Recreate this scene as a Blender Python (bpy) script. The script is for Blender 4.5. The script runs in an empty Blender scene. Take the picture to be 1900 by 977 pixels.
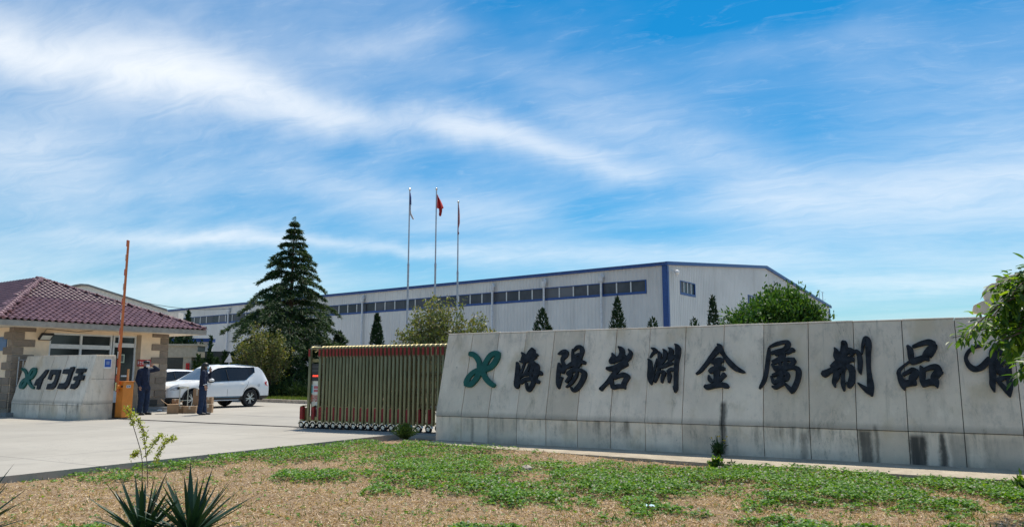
import bpy, bmesh, math, random
import numpy as np
from mathutils import Vector, Matrix
SC = bpy.context.scene
COL = SC.collection
R = math.radians
rnd = random.Random(7)
rng = np.random.default_rng(7)

# ------------------------------------------------------------------ camera
F_PX, CX, CY, EYE = 1400.0, 950.0, 488.5, 1.32      # focal length in photo pixels, photo centre, eye height
PITCH = math.atan((695 - CY) / F_PX)
cd = bpy.data.cameras.new('camera'); cam = bpy.data.objects.new('camera', cd); COL.objects.link(cam)
cam.location = (0, 0, EYE); cam.rotation_euler = (math.pi / 2 + PITCH, 0, 0)
cd.sensor_fit = 'HORIZONTAL'; cd.sensor_width = 36.0; cd.lens = 36.0 * F_PX / 1900.0
cd.clip_start = 0.05; cd.clip_end = 6000
SC.camera = cam
cP, sP = math.cos(PITCH), math.sin(PITCH)

def ray(x, y):
    u = (x - CX) / F_PX; v = (y - CY) / F_PX
    return Vector((u, cP + v * sP, sP - v * cP))
def ground_at(x, y, z=0.0):                           # where a sight line of the survey photo meets height z
    r = ray(x, y); return Vector((0, 0, EYE)) + r * ((z - EYE) / r.z)
def depth_at(x, y, Y):
    r = ray(x, y); return Vector((0, 0, EYE)) + r * (Y / r.y)
def plane_at(x, y, o, n):
    r = ray(x, y); e = Vector((0, 0, EYE)); return e + r * ((Vector(o) - e).dot(n) / r.dot(n))

# ------------------------------------------------------------------ light, sky, exposure
SUN_EL, SUN_AZ = R(65), math.atan2(0.34, 0.94)
to_sun = Vector((math.cos(SUN_EL) * math.sin(SUN_AZ), math.cos(SUN_EL) * math.cos(SUN_AZ), math.sin(SUN_EL)))
sl = bpy.data.lights.new('sun', 'SUN'); sl.energy = 3.15; sl.angle = R(0.53); sl.color = (1.0, 0.93, 0.81)
so = bpy.data.objects.new('sun', sl); COL.objects.link(so); so.rotation_euler = to_sun.to_track_quat('Z', 'Y').to_euler()
so.location = (20, 40, 80)
SC.view_settings.view_transform = 'Standard'; SC.view_settings.look = 'None'
SC.view_settings.exposure = 0.74; SC.view_settings.gamma = 1.0
SC.cycles.max_bounces = 8; SC.cycles.transparent_max_bounces = 8

class NT:
    """small helper for writing node graphs as expressions"""
    def __init__(s, tree): s.t = tree; s.n = tree.nodes; s.l = tree.links
    def node(s, typ, **kw):
        n = s.n.new(typ)
        for k, v in kw.items(): setattr(n, k, v)
        return n
    def put(s, sock, v):
        if hasattr(v, 'links') or isinstance(v, bpy.types.NodeSocket): s.l.new(v, sock)
        elif v is not None: sock.default_value = v
    def m(s, op, a, b=None, c=None, clamp=False):
        n = s.node('ShaderNodeMath', operation=op, use_clamp=clamp)
        s.put(n.inputs[0], a)
        if b is not None: s.put(n.inputs[1], b)
        if c is not None: s.put(n.inputs[2], c)
        return n.outputs[0]
    def noise(s, vec, scale=5, detail=4, rough=.55, dist=0.0, out=0):
        n = s.node('ShaderNodeTexNoise'); s.put(n.inputs['Vector'], vec)
        n.inputs['Scale'].default_value = scale; n.inputs['Detail'].default_value = detail
        n.inputs['Roughness'].default_value = rough; n.inputs['Distortion'].default_value = dist
        return n.outputs[out]
    def ss(s, v, a, b, lo=0.0, hi=1.0):
        n = s.node('ShaderNodeMapRange', interpolation_type='SMOOTHSTEP')
        s.put(n.inputs[0], v)
        for i, q in enumerate((a, b, lo, hi)): n.inputs[i + 1].default_value = q
        return n.outputs[0]
    def mix(s, f, a, b, blend='MIX'):
        n = s.node('ShaderNodeMix', data_type='RGBA', blend_type=blend)
        s.put(n.inputs[0], f)
        for k, v in ((6, a), (7, b)):
            if isinstance(v, tuple) and len(v) == 3: v = (*v, 1)
            s.put(n.inputs[k], v)
        return n.outputs[2]
    def vec(s, x, y, z):
        n = s.node('ShaderNodeCombineXYZ')
        for i, v in enumerate((x, y, z)): s.put(n.inputs[i], v)
        return n.outputs[0]
    def xyz(s, v):
        n = s.node('ShaderNodeSeparateXYZ'); s.put(n.inputs[0], v); return n.outputs
    def pos(s): return s.node('ShaderNodeNewGeometry').outputs['Position']
    def island(s): return s.node('ShaderNodeNewGeometry').outputs['Random Per Island']
    def objrand(s): return s.node('ShaderNodeObjectInfo').outputs['Random']
    def bump(s, h, strength=.3, dist=.02):
        n = s.node('ShaderNodeBump'); n.inputs['Strength'].default_value = strength; n.inputs['Distance'].default_value = dist
        s.put(n.inputs['Height'], h); return n.outputs[0]

W = bpy.data.worlds.new('World'); SC.world = W; W.use_nodes = True
def build_sky():
    t = NT(W.node_tree); W.node_tree.nodes.clear()
    out = t.node('ShaderNodeOutputWorld'); bg = t.node('ShaderNodeBackground')
    sky = t.node('ShaderNodeTexSky'); sky.sky_type = 'NISHITA'; sky.sun_disc = False
    sky.sun_elevation = SUN_EL; sky.sun_rotation = SUN_AZ
    sky.air_density = 1.25; sky.dust_density = 0.35; sky.ozone_density = 3.2
    d = t.node('ShaderNodeTexCoord').outputs['Generated']
    x, y, z = t.xyz(d)
    az = t.m('ARCTAN2', x, y); el = t.m('ARCSINE', z)
    # high thin cloud sheet: the texture lies on a plane far above, so it foreshortens towards the horizon
    zz = t.m('MAXIMUM', t.m('ADD', z, .16), .05)
    px, py = t.m('DIVIDE', x, zz), t.m('DIVIDE', y, zz)
    ca, sa = math.cos(R(-24)), math.sin(R(-24))
    pu = t.m('ADD', t.m('MULTIPLY', px, ca), t.m('MULTIPLY', py, sa))
    pv = t.m('SUBTRACT', t.m('MULTIPLY', py, ca), t.m('MULTIPLY', px, sa))
    wob = t.noise(t.vec(px, py, 0), 2.2, 3, .6, 0, 0)
    fib = t.noise(t.vec(t.m('MULTIPLY', pu, .9), t.m('ADD', t.m('MULTIPLY', pv, 3.4), t.m('MULTIPLY', wob, 1.3)), .3), 2.6, 9, .66, .9)
    fine = t.noise(t.vec(t.m('MULTIPLY', pu, 2.4), t.m('MULTIPLY', pv, 7.0), 2.1), 3.0, 8, .7, 1.2)
    soft = t.noise(t.vec(t.m('MULTIPLY', pu, .55), t.m('MULTIPLY', pv, 1.3), 5.2), 1.7, 6, .55, .4)
    # slow wobble of the streak positions
    w1 = t.m('MULTIPLY', t.m('SUBTRACT', t.noise(t.vec(az, el, 1.7), 5.0, 4, .55), .5), .06)
    w2 = t.m('MULTIPLY', t.m('SUBTRACT', t.noise(t.vec(az, el, 7.7), 20.0, 5, .62), .5), .016)
    elw = t.m('ADD', el, t.m('ADD', w1, w2))
    def ae(p):
        r = ray(*p); return math.atan2(r.x, r.y), math.atan2(r.z, math.hypot(r.x, r.y))
    def streak(p, q, wp, amp, end=.10):
        (a0, e0), (a1, e1) = ae(p), ae(q)
        L = math.hypot(a1 - a0, e1 - e0); ux, uy = (a1 - a0) / L, (e1 - e0) / L
        da, de = t.m('SUBTRACT', az, a0), t.m('SUBTRACT', elw, e0)
        al = t.m('ADD', t.m('MULTIPLY', da, ux), t.m('MULTIPLY', de, uy))
        ac = t.m('SUBTRACT', t.m('MULTIPLY', de, ux), t.m('MULTIPLY', da, uy))
        g = t.m('EXPONENT', t.m('MULTIPLY', t.m('POWER', t.m('ABSOLUTE', t.m('DIVIDE', ac, wp / F_PX)), 1.7), -1.0))
        return t.m('MULTIPLY', t.m('MULTIPLY', g, t.ss(al, -end, end * .6)), t.m('MULTIPLY', t.ss(al, L + end, L - end * .6), amp))
    S = [((-400, 10), (560, 190), 110, .26), ((-200, 62), (470, 160), 30, .75), ((-300, 36), (380, 136), 62, .55), ((250, 105), (640, 210), 44, .48), ((520, 190), (900, 235), 30, .55),
         ((840, 225), (1180, 318), 26, .70), ((1000, 170), (1370, 300), 60, .38), ((200, 425), (480, 430), 13, .55),
         ((430, 432), (860, 468), 13, .5), ((-200, 300), (130, 290), 62, .62), ((1380, 370), (2050, 320), 72, .62),
         ((-100, 540), (560, 520), 34, .42), ((1480, 515), (1900, 500), 15, .45), ((560, 330), (1000, 420), 34, .30),
         ((900, 480), (1500, 470), 30, .28), ((620, 80), (820, 60), 26, .30), ((1350, 110), (1600, 70), 36, .12), ((1600, 130), (1950, 190), 90, .20)]
    tot = None
    for s in S:
        v = streak(*s); tot = v if tot is None else t.m('ADD', tot, v)
    streaks = t.m('MULTIPLY', tot, t.ss(fib, .22, .70, .62, 1.15))
    veil = t.m('MULTIPLY', t.ss(soft, .36, .72), t.ss(fib, .28, .78, .36, .50))
    gap = t.m('EXPONENT', t.m('MULTIPLY', t.m('ADD', t.m('POWER', t.m('DIVIDE', t.m('SUBTRACT', az, .42), .55), 2.0), t.m('POWER', t.m('DIVIDE', t.m('SUBTRACT', el, .46), .26), 2.0)), -1.0))
    veil = t.m('MULTIPLY', t.m('ADD', veil, .10), t.m('SUBTRACT', .88, t.m('MULTIPLY', gap, .72)))
    wisps = t.m('MULTIPLY', t.ss(fine, .5, .82), .13)
    low = t.ss(el, .26, .0, 0.0, .34)
    cov = t.m('ADD', t.m('ADD', streaks, veil), t.m('ADD', wisps, low))
    cov = t.m('SUBTRACT', 1.0, t.m('EXPONENT', t.m('MULTIPLY', t.m('MAXIMUM', t.m('SUBTRACT', cov, .06), 0.0), -1.0)))
    cov = t.m('MULTIPLY', cov, t.ss(z, -.02, .03))
    hs = t.node('ShaderNodeHueSaturation'); hs.inputs['Hue'].default_value = .488; hs.inputs['Saturation'].default_value = 1.28; hs.inputs['Value'].default_value = 1.0
    t.l.new(sky.outputs[0], hs.inputs['Color'])
    blue = t.mix(1.0, hs.outputs[0], (0.06, .49, .65), 'MULTIPLY')
    blue = t.mix(t.ss(el, -.05, .5), t.mix(1.0, blue, (2.5, .98, 1.04), 'MULTIPLY'), blue)
    col = t.mix(cov, blue, (6.2, 6.4, 6.55))
    t.l.new(col, bg.inputs[0]); bg.inputs[1].default_value = .1
    t.l.new(bg.outputs[0], out.inputs[0])
build_sky()

# ------------------------------------------------------------------ materials
MATS = {}
def material(name, fn):
    if name in MATS: return MATS[name]
    m = bpy.data.materials.new(name); m.use_nodes = True
    t = NT(m.node_tree); b = m.node_tree.nodes['Principled BSDF']
    fn(t, b); MATS[name] = m; return m
def simple(name, col, rough=.6, metal=0.0, var=.12, scale=6.0, bump=0.0, bscale=60, spec=None, coat=0.0):
    def fn(t, b):
        p = t.pos()
        n = t.noise(p, scale, 5, .6)
        lo = tuple(c * (1 - var) for c in col); hi = tuple(min(1, c * (1 + var)) for c in col)
        t.put(b.inputs['Base Color'], t.mix(t.ss(n, .3, .7), lo, hi))
        t.put(b.inputs['Roughness'], t.m('ADD', rough - .06, t.m('MULTIPLY', t.noise(p, scale * 3, 3), .12), clamp=True))
        b.inputs['Metallic'].default_value = metal
        if spec is not None: b.inputs['Specular IOR Level'].default_value = spec
        if coat: b.inputs['Coat Weight'].default_value = coat; b.inputs['Coat Roughness'].default_value = .05
        if bump: t.put(b.inputs['Normal'], t.bump(t.noise(p, bscale, 4, .6), bump, .01))
    return material(name, fn)
def leaf_mat(name, cols, rough=.45, trans=.35, spec=.4):
    def fn(t, b):
        r = t.island(); r2 = t.objrand()
        k = t.m('FRACT', t.m('ADD', t.m('MULTIPLY', r, 1.0), r2))
        ramp = t.node('ShaderNodeValToRGB'); e = ramp.color_ramp.elements
        while len(e) < len(cols): e.new(.5)
        for i, c in enumerate(cols): e[i].position = i / (len(cols) - 1); e[i].color = (*c, 1)
        t.put(ramp.inputs[0], k)
        c = ramp.outputs[0]
        t.put(b.inputs['Base Color'], c); b.inputs['Roughness'].default_value = rough
        b.inputs['Specular IOR Level'].default_value = spec
        tr = t.node('ShaderNodeBsdfTranslucent')
        t.put(tr.inputs[0], t.mix(1.0, c, (1.9, 1.75, .55) if cols[0][0] < .5 else (1.2, 1.2, 1.15), 'MULTIPLY'))
        mx = t.node('ShaderNodeMixShader'); mx.inputs[0].default_value = trans
        t.l.new(b.outputs[0], mx.inputs[1]); t.l.new(tr.outputs[0], mx.inputs[2])
        t.l.new(mx.outputs[0], t.n['Material Output'].inputs[0])
    return material(name, fn)

# ------------------------------------------------------------------ objects
OFF = {}
def _setup(o, parent):
    COL.objects.link(o)
    if parent is not None: o.parent = parent
def tag(o, label=None, cat=None, group=None, kind=None):
    for k, v in (('label', label), ('category', cat), ('group', group), ('kind', kind)):
        if v: o[k] = v
    return o
def thing(name, label, cat, loc=(0, 0, 0), rz=0.0, group=None, world=True):
    o = bpy.data.objects.new(name, None); _setup(o, None); o.empty_display_size = .2
    o.location = loc; o.rotation_euler = (0, 0, rz)
    OFF[o.name] = Vector(loc) if world else Vector((0, 0, 0))
    return tag(o, label, cat, group)

class MB:
    def __init__(s): s.v = []; s.f = []; s.mi = []; s.k = 0
    def add(s, vs, fs):
        o = len(s.v); s.v += [Vector(v) for v in vs]
        for f in fs: s.f.append([i + o for i in f]); s.mi.append(s.k)
        return s
    def box(s, lo, hi):
        x0, y0, z0 = lo; x1, y1, z1 = hi
        return s.hexa([(x0, y0, z0), (x1, y0, z0), (x1, y1, z0), (x0, y1, z0), (x0, y0, z1), (x1, y0, z1), (x1, y1, z1), (x0, y1, z1)])
    def hexa(s, p):     # bottom four counter-clockwise, then top four
        return s.add(p, [(3, 2, 1, 0), (4, 5, 6, 7), (0, 1, 5, 4), (1, 2, 6, 5), (2, 3, 7, 6), (3, 0, 4, 7)])
    def fbox(s, o, ux, uy, uz, a, b):   # box in a frame, from corner a to corner b
        P = lambda x, y, z: Vector(o) + Vector(ux) * x + Vector(uy) * y + Vector(uz) * z
        x0, y0, z0 = a; x1, y1, z1 = b
        return s.hexa([P(x0, y0, z0), P(x1, y0, z0), P(x1, y1, z0), P(x0, y1, z0), P(x0, y0, z1), P(x1, y0, z1), P(x1, y1, z1), P(x0, y1, z1)])
    def tube(s, pts, r, n=8, cap=True):
        pts = [Vector(p) for p in pts]; m = len(pts)
        rs = r if isinstance(r, (list, tuple)) else [r] * m
        up = None; rings = []
        for i, p in enumerate(pts):
            d = (pts[min(i + 1, m - 1)] - pts[max(i - 1, 0)]).normalized()
            if up is None: up = d.orthogonal().normalized()
            up = (up - d * up.dot(d)); up = up.normalized() if up.length > 1e-6 else d.orthogonal().normalized()
            sd = d.cross(up)
            rings.append([p + (up * math.cos(2 * math.pi * k / n) + sd * math.sin(2 * math.pi * k / n)) * rs[i] for k in range(n)])
        vs = [v for g in rings for v in g]; fs = []
        for i in range(m - 1):
            for k in range(n):
                a, b = i * n + k, i * n + (k + 1) % n
                fs.append((a, b, b + n, a + n))
        if cap: fs += [tuple(range(n))[::-1], tuple((m - 1) * n + k for k in range(n))]
        return s.add(vs, fs)
    def prism(s, poly, o, ux, uy, un, d):       # polygon in the frame, extruded from 0 to d along un
        n = len(poly); P = lambda q, z: Vector(o) + Vector(ux) * q[0] + Vector(uy) * q[1] + Vector(un) * z
        return s.add([P(q, 0) for q in poly] + [P(q, d) for q in poly],
                     [tuple(range(n))[::-1], tuple(range(n, 2 * n))] + [(i, (i + 1) % n, n + (i + 1) % n, n + i) for i in range(n)])
    def lathe(s, prof, o, ax, n=16):            # profile of (radius, height along ax)
        ax = Vector(ax).normalized(); a = ax.orthogonal().normalized(); b = ax.cross(a); o = Vector(o)
        vs = [o + ax * h + (a * math.cos(2 * math.pi * k / n) + b * math.sin(2 * math.pi * k / n)) * r for r, h in prof for k in range(n)]
        fs = [(i * n + k, i * n + (k + 1) % n, (i + 1) * n + (k + 1) % n, (i + 1) * n + k) for i in range(len(prof) - 1) for k in range(n)]
        return s.add(vs, fs)
    def sphere(s, c, r, n=10, m=6):
        c = Vector(c); rr = r if isinstance(r, (tuple, list)) else (r, r, r)
        vs = [c + Vector((rr[0] * math.sin(math.pi * i / m) * math.cos(2 * math.pi * k / n), rr[1] * math.sin(math.pi * i / m) * math.sin(2 * math.pi * k / n), rr[2] * math.cos(math.pi * i / m))) for i in range(m + 1) for k in range(n)]
        return s.add(vs, [(i * n + k, (i + 1) * n + k, (i + 1) * n + (k + 1) % n, i * n + (k + 1) % n) for i in range(m) for k in range(n)])
    def mesh(s, name, mat, off=None, smooth=False):
        me = bpy.data.meshes.new(name); off = off or Vector((0, 0, 0))
        me.from_pydata([v - off for v in s.v], [], s.f)
        for q in (mat if isinstance(mat, (list, tuple)) else [mat]): me.materials.append(q)
        if isinstance(mat, (list, tuple)): me.polygons.foreach_set('material_index', s.mi)
        bm = bmesh.new(); bm.from_mesh(me); bmesh.ops.recalc_face_normals(bm, faces=bm.faces); bm.to_mesh(me); bm.free()
        if smooth: me.shade_smooth(); me.set_sharp_from_angle(angle=R(smooth if smooth is not True else 40))
        return me
    def obj(s, name, mat, parent=None, smooth=False, bevel=0.0, world=True):
        off = OFF.get(parent.name, Vector((0, 0, 0))) if parent is not None and world else Vector((0, 0, 0))
        o = bpy.data.objects.new(name, s.mesh(name, mat, off, smooth)); _setup(o, parent)
        OFF[o.name] = off
        if bevel:
            md = o.modifiers.new('bevel', 'BEVEL'); md.width = bevel; md.segments = 2; md.limit_method = 'ANGLE'; md.angle_limit = R(40)
        return o
def from_mesh(name, me, parent=None, loc=None, rot=None, scale=None):
    o = bpy.data.objects.new(name, me); _setup(o, parent)
    if loc is not None: o.location = loc
    if rot is not None: o.rotation_euler = rot
    if scale is not None: o.scale = scale
    return o
def np_mesh(name, V, F, mat):
    V = np.asarray(V, np.float32).reshape(-1, 3); F = np.asarray(F, np.int32); k = F.shape[1]
    me = bpy.data.meshes.new(name); me.vertices.add(len(V)); me.vertices.foreach_set('co', V.ravel())
    me.loops.add(F.size); me.loops.foreach_set('vertex_index', F.ravel())
    me.polygons.add(len(F)); me.polygons.foreach_set('loop_start', np.arange(0, F.size, k, dtype=np.int32))
    me.update(calc_edges=True); me.validate(); me.materials.append(mat); return me
def unit(a): return a / np.maximum(np.linalg.norm(a, axis=1, keepdims=True), 1e-9)
def leaf_arrays(P, D, N, L, Wd, fold=.0):
    """pointed four-cornered leaves: base P, direction D, facing N, length L, width Wd"""
    P = np.asarray(P, float); n = len(P); D = unit(np.asarray(D, float)); S = np.cross(D, np.asarray(N, float)); S = unit(S)
    U = np.cross(S, D); L = np.broadcast_to(np.asarray(L, float).reshape(-1, 1), (n, 1)); Wd = np.broadcast_to(np.asarray(Wd, float).reshape(-1, 1), (n, 1))
    m = P + D * L * .45 + U * L * fold
    V = np.stack([P, m + S * Wd * .5, P + D * L, m - S * Wd * .5], 1).reshape(-1, 3)
    return V, np.arange(n * 4).reshape(n, 4)
def leaves_obj(name, arrs, mat, parent=None, off=None):
    V = np.concatenate([a[0] for a in arrs]); k = 0; F = []
    for a in arrs: F.append(a[1] + k); k += len(a[0])
    if off is not None: V = V - np.array(off)
    return from_mesh(name, np_mesh(name, V, np.concatenate(F), mat), parent)
def rand_dirs(n): return unit(rng.normal(size=(n, 3)))
# ------------------------------------------------------------------ material library
def stone_fn(tint, streak=1.0, dark_spots=(), across=0.0):
    T = Vector((.867, -.4985, 0))
    def fn(t, b):
        p = t.pos(); x, y, z = t.xyz(p)
        s = t.m('ADD', t.m('MULTIPLY', x, T.x + across * .4985), t.m('MULTIPLY', y, T.y + across * .867))
        big = t.noise(p, 1.6, 5, .6); grain = t.noise(p, 55, 3, .7); speck = t.noise(p, 160, 2, .6)
        r = t.objrand()
        base = t.mix(t.ss(big, .3, .72), tuple(c * .90 for c in tint), tuple(min(1, c * 1.08) for c in tint))
        base = t.mix(t.m('MULTIPLY', t.m('SUBTRACT', r, .35), .95, clamp=True), base, tuple(c * k_ for c, k_ in zip(tint, (.66, .63, .58))))
        base = t.mix(t.ss(grain, .52, .75, 0, .14), base, tuple(c * .55 for c in tint))
        base = t.mix(t.ss(speck, .58, .72, 0, .18), base, tuple(min(1, c * 1.2) for c in tint))
        run = t.noise(t.vec(t.m('MULTIPLY', s, 7.0), t.m('MULTIPLY', z, .55), 0), 1.0, 6, .65)
        run2 = t.noise(t.vec(t.m('MULTIPLY', s, 2.2), t.m('MULTIPLY', z, .9), 3.0), 1.0, 6, .7, .6)
        base = t.mix(t.m('MULTIPLY', t.ss(run, .52, .76, 0, .5 * streak), t.ss(big, .35, .62)), base, (.13, .12, .10))
        base = t.mix(t.ss(run2, .52, .75, 0, .45 * streak), base, (.30, .24, .15))
        # veins, scratches
        vein = t.noise(t.vec(t.m('ADD', t.m('MULTIPLY', s, 9.0), t.m('MULTIPLY', z, 1.6)), t.m('MULTIPLY', z, 1.5), 1.0), 1.0, 6, .7, .8)
        base = t.mix(t.m('MULTIPLY', t.ss(t.m('ABSOLUTE', t.m('SUBTRACT', vein, .5)), .022, .0), t.ss(run2, .50, .66, 0, .5)), base, (.17, .155, .14))
        blot = t.noise(t.vec(t.m('MULTIPLY', s, 3.4), t.m('MULTIPLY', z, 2.2), 6.0), 1.0, 7, .72)
        base = t.mix(t.ss(blot, .50, .68, 0, .36), base, (.30, .27, .23)); base = t.mix(t.ss(blot, .45, .30, 0, .35), base, tuple(min(1, c * 1.14) for c in tint))
        warm = t.noise(t.vec(t.m('MULTIPLY', s, 1.5), t.m('MULTIPLY', z, 1.1), 12.0), 1.0, 4, .6)
        base = t.mix(t.ss(warm, .52, .72, 0, .6), base, (.60, .46, .29))
        pit = t.noise(t.vec(t.m('MULTIPLY', s, 16.0), t.m('MULTIPLY', z, 7.0), 8.0), 1.0, 5, .7)
        base = t.mix(t.ss(pit, .66, .73, 0, .7), base, (.09, .085, .08))
        # dirt that has run down from the ledge and gathered along the joints and the foot
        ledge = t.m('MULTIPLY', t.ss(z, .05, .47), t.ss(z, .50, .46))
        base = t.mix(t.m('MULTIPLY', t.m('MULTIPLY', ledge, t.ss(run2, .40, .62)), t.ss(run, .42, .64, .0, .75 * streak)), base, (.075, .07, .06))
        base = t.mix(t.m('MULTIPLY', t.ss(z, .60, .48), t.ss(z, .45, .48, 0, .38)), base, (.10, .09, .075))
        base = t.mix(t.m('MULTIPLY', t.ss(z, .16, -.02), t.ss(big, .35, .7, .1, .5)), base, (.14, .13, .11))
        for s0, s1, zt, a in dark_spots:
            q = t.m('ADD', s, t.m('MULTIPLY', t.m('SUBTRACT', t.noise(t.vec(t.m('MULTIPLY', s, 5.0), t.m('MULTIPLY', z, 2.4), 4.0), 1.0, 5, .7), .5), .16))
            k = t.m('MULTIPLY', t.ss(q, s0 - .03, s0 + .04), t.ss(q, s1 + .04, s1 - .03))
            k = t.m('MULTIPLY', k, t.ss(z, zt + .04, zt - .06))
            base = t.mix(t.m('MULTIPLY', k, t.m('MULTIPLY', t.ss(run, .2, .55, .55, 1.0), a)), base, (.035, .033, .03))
        t.put(b.inputs['Base Color'], base); b.inputs['Roughness'].default_value = .72
        t.put(b.inputs['Normal'], t.bump(t.m('ADD', t.m('MULTIPLY', grain, .6), t.m('MULTIPLY', big, 1.4)), .25, .012))
    return fn
S_OF = lambda x: x * .867 - (15.32 - .575 * x) * .4985
M_stone = material('granite_slab', stone_fn((.90, .75, .61), .85,
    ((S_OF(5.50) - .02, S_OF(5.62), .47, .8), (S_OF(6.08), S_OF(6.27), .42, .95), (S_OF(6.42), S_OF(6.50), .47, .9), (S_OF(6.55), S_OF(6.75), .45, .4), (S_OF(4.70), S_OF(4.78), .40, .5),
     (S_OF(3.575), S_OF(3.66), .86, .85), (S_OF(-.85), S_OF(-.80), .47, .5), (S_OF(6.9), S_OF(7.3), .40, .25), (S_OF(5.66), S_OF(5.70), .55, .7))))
M_stone2 = material('pale_granite', stone_fn((.80, .70, .575), .8, (), 1.3))
M_joint = simple('joint_mortar', (.10, .095, .085), .9)
M_letter = simple('black_letter_paint', (.018, .020, .025), .6, var=.6, scale=11, bump=.15, bscale=40, spec=.25)
M_emblem = simple('green_emblem_paint', (.012, .10, .078), .5, var=.18, scale=9, bump=.1, bscale=40, spec=.3)

def concrete_fn(t, b):
    p = t.pos(); x, y, z = t.xyz(p)
    big = t.noise(p, .22, 5, .6); mid = t.noise(p, 1.7, 6, .65); gr = t.noise(p, 60, 3, .7)
    c = t.mix(t.ss(big, .35, .68), (.335, .308, .265), (.42, .388, .335))
    c = t.mix(t.ss(mid, .52, .8, 0, .5), c, (.28, .26, .23))
    c = t.mix(t.ss(gr, .5, .8, 0, .35), c, (.30, .285, .26))
    # tyre-worn band that follows the drive into the yard
    q = t.m('ADD', t.m('MULTIPLY', x, .867), t.m('MULTIPLY', y, -.4985)); w = t.m('ADD', t.m('MULTIPLY', x, .4985), t.m('MULTIPLY', y, .867))
    for q_px, wd, am in (((450, 770), .16, .55), ((430, 764), .10, .35), ((300, 783), .12, .25)):
        g_ = ground_at(*q_px, 0); w0 = g_.x * .4985 + g_.y * .867; q0_ = g_.x * .867 - g_.y * .4985
        dv = t.m('DIVIDE', t.m('ADD', t.m('SUBTRACT', w, w0), t.m('MULTIPLY', t.m('SUBTRACT', t.noise(p, .5, 4, .6), .5), .5)), wd)
        k_ = t.m('MULTIPLY', t.m('EXPONENT', t.m('MULTIPLY', t.m('POWER', dv, 2.0), -1.0)), t.ss(t.m('ABSOLUTE', t.m('SUBTRACT', q, q0_)), 5.0, 1.5))
        c = t.mix(t.m('MULTIPLY', k_, t.ss(mid, .30, .60, .2 * am, am)), c, (.15, .14, .145))
    st = t.noise(t.vec(t.m('MULTIPLY', q, 2.6), t.m('MULTIPLY', w, .25), 0), 1.0, 5, .6)
    c = t.mix(t.ss(st, .54, .72, 0, .5), c, (.30, .285, .275))
    jt = t.m('ABSOLUTE', t.m('SUBTRACT', t.m('FRACT', t.m('ADD', t.m('DIVIDE', w, 5.0), .13)), .5))
    jq = t.m('ABSOLUTE', t.m('SUBTRACT', t.m('FRACT', t.m('ADD', t.m('DIVIDE', q, 4.5), .37)), .5))
    c = t.mix(t.m('MULTIPLY', t.m('MAXIMUM', t.ss(jt, .0042, .0012), t.ss(jq, .0048, .0012)), .8), c, (.16, .15, .14))
    sp = t.noise(p, 2.8, 4, .6)
    c = t.mix(t.ss(sp, .66, .74, 0, .45), c, (.20, .185, .17)); oil = t.noise(p, .75, 5, .7); c = t.mix(t.ss(oil, .60, .72, 0, .38), c, (.22, .205, .19))
    crk = t.noise(p, .55, 7, .72, .6); c = t.mix(t.m('MULTIPLY', t.ss(t.m('ABSOLUTE', t.m('SUBTRACT', crk, .5)), .0035, .0), t.ss(big, .45, .6, 0, .6)), c, (.14, .13, .12))
    t.put(b.inputs['Base Color'], c); b.inputs['Roughness'].default_value = .82; b.inputs['Specular IOR Level'].default_value = .3
    t.put(b.inputs['Normal'], t.bump(t.m('ADD', gr, t.m('MULTIPLY', mid, 2.0)), .2, .008))
M_conc = material('concrete_paving', concrete_fn)
def apron_fn(t, b):
    p = t.pos(); a = t.noise(p, 2.0, 6, .65); g = t.noise(p, 50, 3, .7); k = t.noise(p, 5.0, 6, .7, 1.0)
    c = t.mix(t.ss(a, .35, .7), (.36, .30, .22), (.48, .41, .31)); c = t.mix(t.ss(g, .5, .8, 0, .5), c, (.22, .19, .15))
    c = t.mix(t.ss(t.m('ABSOLUTE', t.m('SUBTRACT', k, .5)), .018, .0, 0, .55), c, (.12, .10, .08))
    t.put(b.inputs['Base Color'], c); b.inputs['Roughness'].default_value = .9
    t.put(b.inputs['Normal'], t.bump(t.m('ADD', g, t.m('MULTIPLY', a, 2.0)), .35, .015))
M_apron = material('worn_concrete_apron', apron_fn)
def dirt_fn(t, b):
    p = t.pos(); a = t.noise(p, .9, 6, .65); g = t.noise(p, 22, 6, .75); f = t.noise(p, 90, 4, .7)
    c = t.mix(t.ss(a, .3, .7), (.22, .150, .095), (.34, .24, .155)); c = t.mix(t.ss(g, .42, .72), c, (.50, .365, .235))
    c = t.mix(t.ss(f, .55, .75, 0, .6), c, (.12, .08, .05))
    t.put(b.inputs['Base Color'], c); b.inputs['Roughness'].default_value = .95; b.inputs['Specular IOR Level'].default_value = .15
    t.put(b.inputs['Normal'], t.bump(t.m('ADD', t.m('MULTIPLY', g, 1.5), f), .7, .03))
M_dirt = material('dry_earth', dirt_fn)
M_kerb = simple('kerb_stone', (.42, .36, .29), .85, var=.2, bump=.3)
M_straw = leaf_mat('dry_grass_blades', [(.20, .12, .065), (.44, .30, .18), (.66, .50, .33), (.84, .70, .52)], .8, .15, .1)
M_clover = leaf_mat('clover_leaves', [(.030, .085, .018), (.065, .175, .020), (.11, .26, .026), (.21, .33, .04)], .5, .30, .3)
M_flower = leaf_mat('clover_flower', [(.55, .50, .40), (.68, .63, .53), (.74, .70, .62)], .9, .5, .1)
M_grass = leaf_mat('green_grass_blades', [(.05, .11, .02), (.10, .17, .03), (.17, .20, .06)], .6, .3, .2)
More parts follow.
